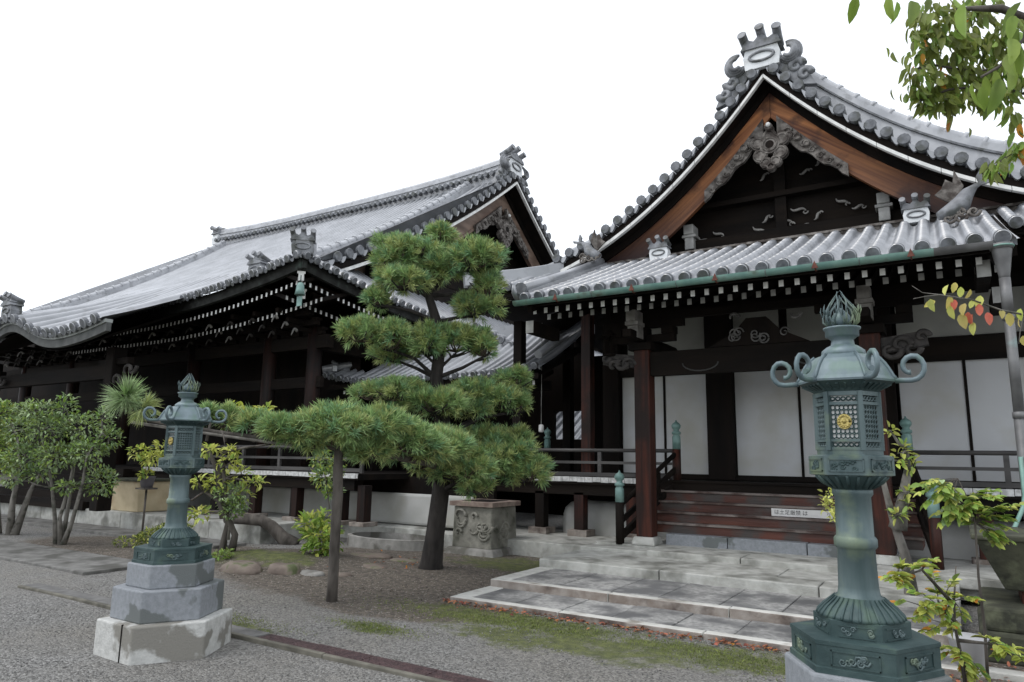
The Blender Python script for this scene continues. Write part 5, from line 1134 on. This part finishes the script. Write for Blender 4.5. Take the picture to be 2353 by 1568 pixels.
lg = MB(); lg.tube([(-10.70,9.40,-0.05), (-10.90,9.27,0.10), (-11.06,9.12,0.32), (-11.23,9.00,0.43), (-11.50,8.82,0.45), (-11.87,8.70,0.44)], [.16, .13, .11, .105, .10, .09], 12)
tag(lg.build('leaning_trunk', [BK3]), 'old bare bent trunk arching down to the soil behind the small tree', 'trunk')
tree('broadleaf_shrub', 'low shrub with broad glossy yellow-green leaves at the log prop', 'shrub', (-8.58, 8.05, 0), [[(-8.60,8.09,-.02), (-8.59,8.03,0.35), (-8.63,7.96,0.62)], [(-8.57,8.11,-.02), (-8.52,8.19,0.41), (-8.44,8.19,0.61)]],
     [(-8.69,7.93,0.58,0.21,0.14), (-8.51,7.95,0.43,0.27,0.17), (-8.38,8.07,0.26,0.17,0.20), (-8.50,7.87,0.24,0.17,0.17), (-8.53,8.01,0.66,0.08,0.14), (-8.40,7.97,0.08,0.14,0.08)], 420, .14, [LG, LY], [.6, .4], wr=.40, r0=.02)
tree('rounded_shrub', 'small clipped bright shrub peeping out behind the far lantern base', 'shrub', (-12, 7.35, 0), [[(-12, 7.35, 0), (-12, 7.33, .15), (-11.98, 7.35, .25)]],
     [(-12.00,7.34,0.20,0.25,0.16), (-12.07,7.19,0.14,0.17,0.12), (-11.57,7.70,0.35,0.09,0.09), (-11.93,7.49,0.27,0.2,0.15), (-12.35, 7.0, .12, .12, .1)], 900, .06, [LO2, LY], [.7, .3], r0=.015)
tree('seedling', 'tiny leafy plant at the foot of the gnarled tree', 'plant', (-9.55, 7.0, 0), [[(-9.55, 7.0, 0), (-9.55, 7.0, .1), (-9.54, 7.0, .2)]], [(-9.59,6.97,0.12,0.15,0.08), (-9.50,7.01,0.17,0.10,0.07)], 160, .06, [LG, LO2], [.6, .4], r0=.01)
tree('slender_shrub', 'slender shrub with thin bare stems between the log prop and the hall', 'shrub', (-8.78, 8.55, 0), [[(-8.79,8.56,0), (-8.80,8.44,0.65), (-8.82,8.35,1.07), (-8.84, 8.28, 1.4)], [(-8.76,8.57,0), (-8.80,8.55,0.71), (-8.70,8.40,1.14)]],
     [(-8.85,8.23,1.57,0.20,0.18), (-8.77,8.22,1.29,0.23,0.20), (-8.74,8.40,1.07,0.18,0.13), (-8.80,8.52,1.46,0.15,0.22)], 750, .075, [LF, LG, LY], [.5, .3, .2], r0=.018)
# potted plant on a plank by the tub
pt = thing('potted_plant', 'yellow-green plant in a grey-violet pot raised on a stand by the beige tub', 'potted plant', (-13.2, 7.9, 0))
mb = MB(); mb.lathe([(.10, 0), (.14, .2), (.15, .21), (.13, .21)], (-13.2, 7.86, 1.0), 12); mb.build('pot', [POT], pt)
mb = MB(); mb.lathe([(.02, 0), (.02, 1.0)], (-13.2, 7.86, 0), 8); mb.box(-13.34, -13.06, 7.72, 8.0, .97, 1.0); mb.build('stand', [BK3], pt)
mb = MB(); mb.tube([(-13.2,7.86,1.18), (-13.18,7.85,1.36), (-13.15,7.88,1.6)], [.02, .016, .008], 6); mb.build('stem', [BK3], pt)
P, D = blob_leaves([(-13.28,7.69,1.67,0.18,0.16), (-13.08,7.84,1.55,0.25,0.12), (-12.98,7.98,1.76,0.17,0.12), (-13.12,7.78,1.24,0.15,0.06)], 330); leaf_mesh('foliage', P, D, .10, [LY, LG], pt, .42, .3, [.8, .2])
# plants on the right
tree('crape_myrtle', 'slim bare-stemmed pale trunk right behind the near lantern', 'tree', (-.5, 9.1, 0), [[(-0.50,9.1,-.05), (-0.51,9.02,0.38), (-0.53,8.95,0.66), (-0.61,8.83,1.03), (-0.66,8.73,1.36), (-0.70,8.64,1.68)], [(-0.58,8.85,0.96), (-0.51,8.84,1.27), (-0.44,8.82,1.59), (-.43, 8.75, 1.8)]],
     [(-0.46,8.67,1.78,0.08,0.12), (-0.53,8.65,1.69,0.06,0.08), (-0.39,8.74,1.64,0.07,0.07), (-0.46,8.76,1.36,0.07,0.04), (-0.57,8.74,1.11,0.06,0.04), (-0.47,8.78,1.23,0.05,0.04), (-0.56,8.56,2.01,0.05,0.05)], 110, .085, [LY, LG], [.7, .3], r0=.075, twigs=14)
tree('light_green_spray', 'pale yellow-green leaf spray left of the near lantern shaft', 'plant', (-1.0, 7.95, .33), [[(-.95, 7.98, .36), (-.98, 7.7, .8), (-1.0, 7.3, 1.15), (-1.02, 7.2, 1.3)]], [(-1.02,7.21,1.35,0.06,0.07), (-1.03,7.22,1.25,0.07,0.07), (-1.00,7.26,1.17,0.05,0.05)], 90, .055, [LY], None, r0=.012, twigs=8)
def compound(name, label, base, stems, blobs, n, size, mats, mp, r0):
    t = thing(name, label, 'sapling', base)
    mb = MB()
    for st in stems: mb.tube([Vector(p) for p in st], [r0*(1-.7*i/(len(st)-1)) for i in range(len(st))], 7)
    mb.build('stem', [BK3], t)
    P = []; D = []; mb = MB(); tips = [Vector(p) for st in stems for p in st[1:]]
    for b in blobs:
        c = Vector(b[:3])
        a = min(tips, key=lambda q: (q-c).length)
        for q in range(n):
            e = c+Vector((R.uniform(-1, 1)*b[3], R.uniform(-1, 1)*b[3], R.uniform(-1, 1)*b[4])); s0 = a.lerp(e, .25)
            mid = (s0+e)/2+Vector((0, 0, .02)); mb.tube([a, mid, e], [.004, .003, .0015], 4)
            d = (e-a).normalized(); sd2 = d.cross(Vector((0, 0, 1)))
            if sd2.length < .01: continue
            sd2.normalize()
            for k in range(5):
                p = mid.lerp(e, k/4)
                for s_ in (-1, 1): P.append(p); D.append((sd2*s_+d*.45+Vector((0, 0, -.1))).normalized())
            P.append(e); D.append(d)
    mb.build('twig', [BK3], t); leaf_mesh('foliage', P, D, size, mats, t, .5, .15, mp)
compound('leafy_sapling', 'short sapling with yellow-tinged feathery leaves at the near lantern base', (-.05, 6.35, 0), [[(-0.05,6.36,-.02), (-0.07,6.27,0.31), (-0.09,6.23,0.50), (-0.08,6.20,0.68), (-0.05,6.16,0.93)], [(-0.08,6.22,0.53), (-0.17,6.15,0.64), (-0.30,6.06,0.65)], [(-0.08,6.25,0.40), (0.10,6.37,0.38), (0.26,6.49,0.29)], [(-0.08,6.20,0.65), (-0.26,6.04,0.90), (-0.42,5.95,0.83)]],
     [(-0.35,5.98,0.90,0.11,0.06), (-0.44,5.94,0.82,0.08,0.05), (-0.23,6.05,0.93,0.09,0.04), (-0.19,6.11,0.78,0.16,0.08), (-0.30,6.07,0.62,0.13,0.07), (-0.21,6.15,0.50,0.13,0.07), (-0.09,6.20,0.62,0.09,0.06), (-0.03,6.22,0.72,0.11,0.03), (0.13,6.39,0.38,0.14,0.04), (0.24,6.48,0.30,0.09,0.05), (-0.14,6.23,0.31,0.08,0.04), (0.01,6.35,0.19,0.05,0.05)], 5, .072, [LY, LG, LO], [.72, .24, .04], .015)
compound('leafy_sapling', 'taller sapling with fresh green leaves in front of the big dark tub', (.09, 6.95, 0), [[(0.09,6.94,-.02), (0.10,6.87,0.37), (0.09,6.79,0.78), (0.10,6.71,1.21), (0.07,6.65,1.38), (0.01,6.58,1.55)]],
     [(-0.09,6.55,1.41,0.14,0.07), (-0.17,6.49,1.46,0.09,0.05), (-0.01,6.61,1.33,0.14,0.09), (0.14,6.70,1.40,0.14,0.05), (0.26,6.77,1.42,0.09,0.04), (0.19,6.75,1.27,0.14,0.08), (0.07,6.68,1.26,0.09,0.07), (0.24,6.80,1.20,0.10,0.07), (0.31,6.81,1.33,0.09,0.03), (0.26,6.83,1.08,0.05,0.04), (-0.07,6.59,1.24,0.09,0.05)], 5, .078, [LG, LY, LF], [.6, .32, .08], .013)
# cherry tree standing just outside the frame, its branches hanging into the top right corner
ch = thing('cherry_tree', 'overhanging tree branches with green and a few orange leaves in the top right corner', 'tree', (2.6, 4.2, 0))
mb = MB(); mb.tube([(2.6, 4.2, -.1), (2.55, 4.25, 1.2), (2.3, 4.4, 2.6), (1.7, 4.9, 4.2), (1.2, 5.3, 5.2)], [.2, .16, .14, .1, .05], 12); mb.build('trunk', [BK3], ch)
brs = [[(1.7, 4.9, 4.2), (1.3, 5.1, 5.0), (0.94,5.31,5.04), (0.79,5.86,4.77), (0.58,5.79,4.49), (0.34,5.65,4.44), (0.10,5.49,4.48), (-0.03,5.41,4.45)], [(0.79,5.86,4.77), (0.53,5.68,4.89), (0.27,5.51,4.88), (0.05,5.39,4.82)], [(1.7, 4.9, 4.2), (1.2, 5.5, 4.55), (0.82,5.94,4.49), (0.62,5.86,4.29), (0.44,5.73,4.35), (0.17,5.57,4.31), (-0.02,5.46,4.23)], [(1.2, 5.5, 4.55), (0.82,6.00,4.19), (0.64,5.94,3.97), (0.48,5.85,3.84), (0.40,5.82,3.76)],
       [(2.3, 4.4, 2.6), (1.2, 3.2, 3.3), (0.43,2.32,3.08), (0.26,2.03,2.83), (0.10,1.92,2.84), (-0.04,1.84,2.82), (-0.15,1.77,2.81)], [(0.26,2.03,2.83), (0.23,2.03,2.71), (0.17,2.01,2.64), (0.13,1.98,2.61)]]
mb = MB()
for b in brs[:4]: mb.tube(b, [.03]*2+[.012-.008*i/len(b) for i in range(len(b)-2)], 6)
mb.tube(brs[4], [.04, .022, .010, .006, .005, .004, .003], 7); mb.tube(brs[5], [.006, .005, .004, .003], 6)
mb.build('branch', [BK3], ch)
mid = [(0.13,5.44,4.82,0.19,0.14), (0.36,5.79,4.98,0.19,0.14), (0.03,5.42,4.63,0.12,0.14), (0.19,5.52,4.61,0.19,0.14), (0.39,5.87,4.70,0.17,0.16), (0.54,5.72,4.70,0.12,0.16), (-0.01,5.33,4.36,0.08,0.11), (0.09,5.51,4.36,0.16,0.09), (0.26,5.72,4.45,0.16,0.11), (0.00,5.48,4.25,0.09,0.08), (0.11,5.55,4.22,0.11,0.07), (0.27,5.64,4.28,0.12,0.08), (0.43,5.74,4.27,0.12,0.08), (0.56,5.96,4.20,0.06,0.08), (0.58,5.89,4.00,0.05,0.09), (0.50,5.74,4.46,0.14,0.09), (0.59,5.83,4.34,0.08,0.08), (0.52,5.87,3.87,0.09,0.07), (0.41,5.71,3.74,0.07,0.07), (0.57,5.90,3.92,0.06,0.04)]
P, D = blob_leaves(mid, 1050, .6); D = unit(D*.55+np.array([0, 0, -1.])); 
ex = np.array([(-0.19,5.28,4.60), (-0.15,5.31,4.57), (-0.08,5.37,4.48), (-0.11,5.37,4.42), (-0.18,5.35,4.31), (-0.12,5.39,4.28), (-0.09,5.41,4.28), (0.16,5.61,4.08), (0.18,5.61,4.13), (0.54,5.87,3.94), (0.27,5.68,4.04)])
P = np.concatenate([P, ex]); D = np.concatenate([D, unit(RN.normal(size=(len(ex), 3))*.3+np.array([0, 0, -1.]))])
up_ = unit(RN.normal(size=(len(P), 3))*np.array([1, 1, .3])); leaf_mesh('foliage', P, D, .10, [LC, LG, LO], ch, .42, .2, [.78, .20, .02], up_)
big = np.array([(-0.12,1.79,2.81), (-0.05,1.83,2.81), (-0.035,1.85,2.80), (0.00,1.87,2.80), (0.11,1.94,2.80), (0.21,2.01,2.77), (0.22,2.02,2.74), (0.20,2.01,2.71), (0.19,2.01,2.67), (0.16,2.00,2.63), (0.14,2.00,2.62), (0.17,2.01,2.61), (0.22,2.03,2.69), (0.13,1.99,2.59), (0.11,1.98,2.60), (0.20,2.03,2.63), (0.23,2.01,2.80)])
up_ = unit(RN.normal(size=(len(big), 3))*.6+np.array([0, -1., 0])); D = unit(RN.normal(size=(len(big), 3))*.33+np.array([-.1, 0, -1.]))
leaf_mesh('foliage', big, D, .08, [LB, LB], ch, .40, .15, [.93, .07], up_)
# autumn twig
au = thing('autumn_twig', 'thin twig with red and yellow leaves reaching in from the right', 'branch', (.6, 4.3, 2.3))
mb = MB(); mb.tube([(1.6, 4.9, 1.4), (1.0, 4.6, 2.1), (0.56,4.30,2.31), (0.34,4.14,2.38), (0.25,4.08,2.40), (0.13,4.00,2.45), (0.00,3.91,2.47), (-0.07,3.87,2.48), (-0.11,3.83,2.51)], [.02, .012, .008, .006, .005, .004, .003, .002, .0015], 6); mb.tube([(1.6, 4.9, -.1), (1.6, 4.9, 1.4)], [.03, .02], 8)
mb.tube([(0.00,3.91,2.47), (-0.06,3.87,2.46), (-0.11,3.85,2.45)], .0018, 5); mb.tube([(0.34,4.14,2.38), (0.32,4.15,2.30), (0.31,4.15,2.24)], .002, 5); mb.build('twig', [BK2], au)
rp_ = np.array([(0.04,3.93,2.52), (0.07,3.94,2.53), (0.09,3.96,2.51), (0.13,3.99,2.50), (0.14,4.01,2.45), (-0.02,3.90,2.44), (-0.04,3.89,2.45), (0.06,3.96,2.45), (0.04,3.95,2.42), (0.10,3.98,2.43), (0.11,4.00,2.39), (0.13,4.01,2.38), (0.08,3.98,2.38), (0.16,4.02,2.43), (0.17,4.02,2.47), (0.19,4.05,2.39), (0.25,4.08,2.40), (0.28,4.11,2.39), (0.32,4.13,2.36), (0.33,4.16,2.28), (0.33,4.13,2.41), (0.13,4.02,2.34), (0.04,3.94,2.47)])
up_ = unit(RN.normal(size=(len(rp_), 3))*.5+np.array([0, -1., 0])); D = unit(RN.normal(size=(len(rp_), 3))*.3+np.array([0, 0, -1.]))
leaf_mesh('foliage', rp_, D, .068, [LYR, LR, LY], au, .55, .15, [.54, .17, .29], up_)
# fallen leaves along the lowest step and under the tub
n = 520; k = RN.random(n); X = np.concatenate([RN.uniform(-5.2, -1.0, 330), RN.uniform(-8.6, -6.8, 60), RN.uniform(-.2, .9, 130)]); Y = np.concatenate([6.85-np.abs(RN.normal(size=330))*.09, RN.normal(8.6, .35, 60), RN.uniform(6.4, 7.4, 130)])
P = np.stack([X, Y, np.full(n, .012)+np.concatenate([np.zeros(330), np.full(60, .04), np.zeros(130)])], 1); D = RN.normal(size=(n, 3)); D[:, 2] = np.abs(D[:, 2])*.25
fl = leaf_mesh('fallen_leaves', P, D, .05, [LD, LO], None, .5, .2, [.95, .05]); fl['kind'] = 'stuff'; fl['label'] = 'brown and red fallen leaves on the gravel'

# loose stones standing out of the gravel, and short moss growth
def pebbles(name, X, Y, S, m):
    n = len(X); T = np.array([(1, 0, 0), (.2, .9, .1), (-.9, .3, 0), (-.4, -.9, .05), (.1, .05, .75), (.05, 0, -.4)])
    a = RN.uniform(0, 2*pi, n); c_, s_ = np.cos(a), np.sin(a); q = T[None]*RN.uniform(.65, 1.3, (n, 6, 1))
    V = np.stack([q[:, :, 0]*c_[:, None]-q[:, :, 1]*s_[:, None], q[:, :, 0]*s_[:, None]+q[:, :, 1]*c_[:, None], q[:, :, 2]], 2)*S[:, None, None]
    V += np.stack([X, Y, np.full(n, .001)], 1)[:, None, :]
    i = np.arange(n)*6; F = np.concatenate([np.stack([i+p, i+q_, i+r_], 1) for p, q_, r_ in ((0, 1, 4), (1, 2, 4), (2, 3, 4), (3, 0, 4), (1, 0, 5), (2, 1, 5), (3, 2, 5), (0, 3, 5))])
    return np_mesh(name, V.reshape(-1, 3), F, [m])
PEB = mat('grey_pebble', (.07, .069, .066), (.25, .245, .235), 30, .9, rand=.4)
n = 16000; yy = 2.2+4.3*RN.random(n)**1.3; xx = RN.uniform(-9.5, 1.0, n); ok = (yy < 5.9+.25*np.sin(xx*3)) & (xx > -2.1*yy-1) & (np.hypot(xx+.42, yy-3.66) > .62) & (np.hypot(xx+5.82, yy-3.78) > .62) & ~((yy > 4.33) & (yy < 4.65) & (xx > -9.9))
pb = pebbles('loose_gravel', xx[ok], yy[ok], RN.uniform(.004, .010, ok.sum()), PEB); pb['kind'] = 'stuff'; pb['label'] = 'loose grey gravel stones on the court'
n = 2600; xx = RN.normal(-7.6, 2.0, n); yy = RN.normal(8.0, .9, n); ok = (yy < 10) & (yy > 6.4) & (xx < -5.2)
pb = pebbles('soil_litter', xx[ok], yy[ok], RN.uniform(.008, .02, ok.sum()), mat('soil_crumb', (.05, .042, .034), (.20, .17, .135), 40, .95, rand=.5)); pb['kind'] = 'stuff'; pb['label'] = 'earth crumbs and small stones around the pine'
n = 12000; k = RN.choice(5, n, p=[.4, .25, .1, .1, .15]); CC = np.array([(-3.9, 6.42), (-1.9, 6.35), (-5.0, 5.4), (-6.2, 4.85), (-9.2, 7.4)]); SS = np.array([(.85, .2), (.6, .2), (.3, .1), (.45, .1), (.6, .25)])
P2 = CC[k]+RN.normal(size=(n, 2))*SS[k]; ok = (P2[:, 1] < 6.83) | (P2[:, 0] < -6); P2 = P2[ok]; n = len(P2)
g0 = .14*np.exp(-(((P2[:, 0]+9.2)/1.3)**2+((P2[:, 1]-7.7)/.9)**2)**1.5)
B0 = np.stack([P2[:, 0], P2[:, 1], g0-.004], 1); d = unit(RN.normal(size=(n, 3))*.6+np.array([0, 0, 1.])); L = RN.uniform(.010, .026, (n, 1)); s = unit(np.cross(d, RN.normal(size=(n, 3))))*.004
V = np.stack([B0-s, B0+s, B0+d*L], 1).reshape(-1, 3); i = np.arange(n)*3
ms = np_mesh('moss', V, np.stack([i, i+1, i+2], 1), [mat('moss_blade', (.09, .12, .025), (.17, .205, .045), 4, .8, rand=.5)]); ms['kind'] = 'stuff'; ms['label'] = 'short yellow-green moss on the court'
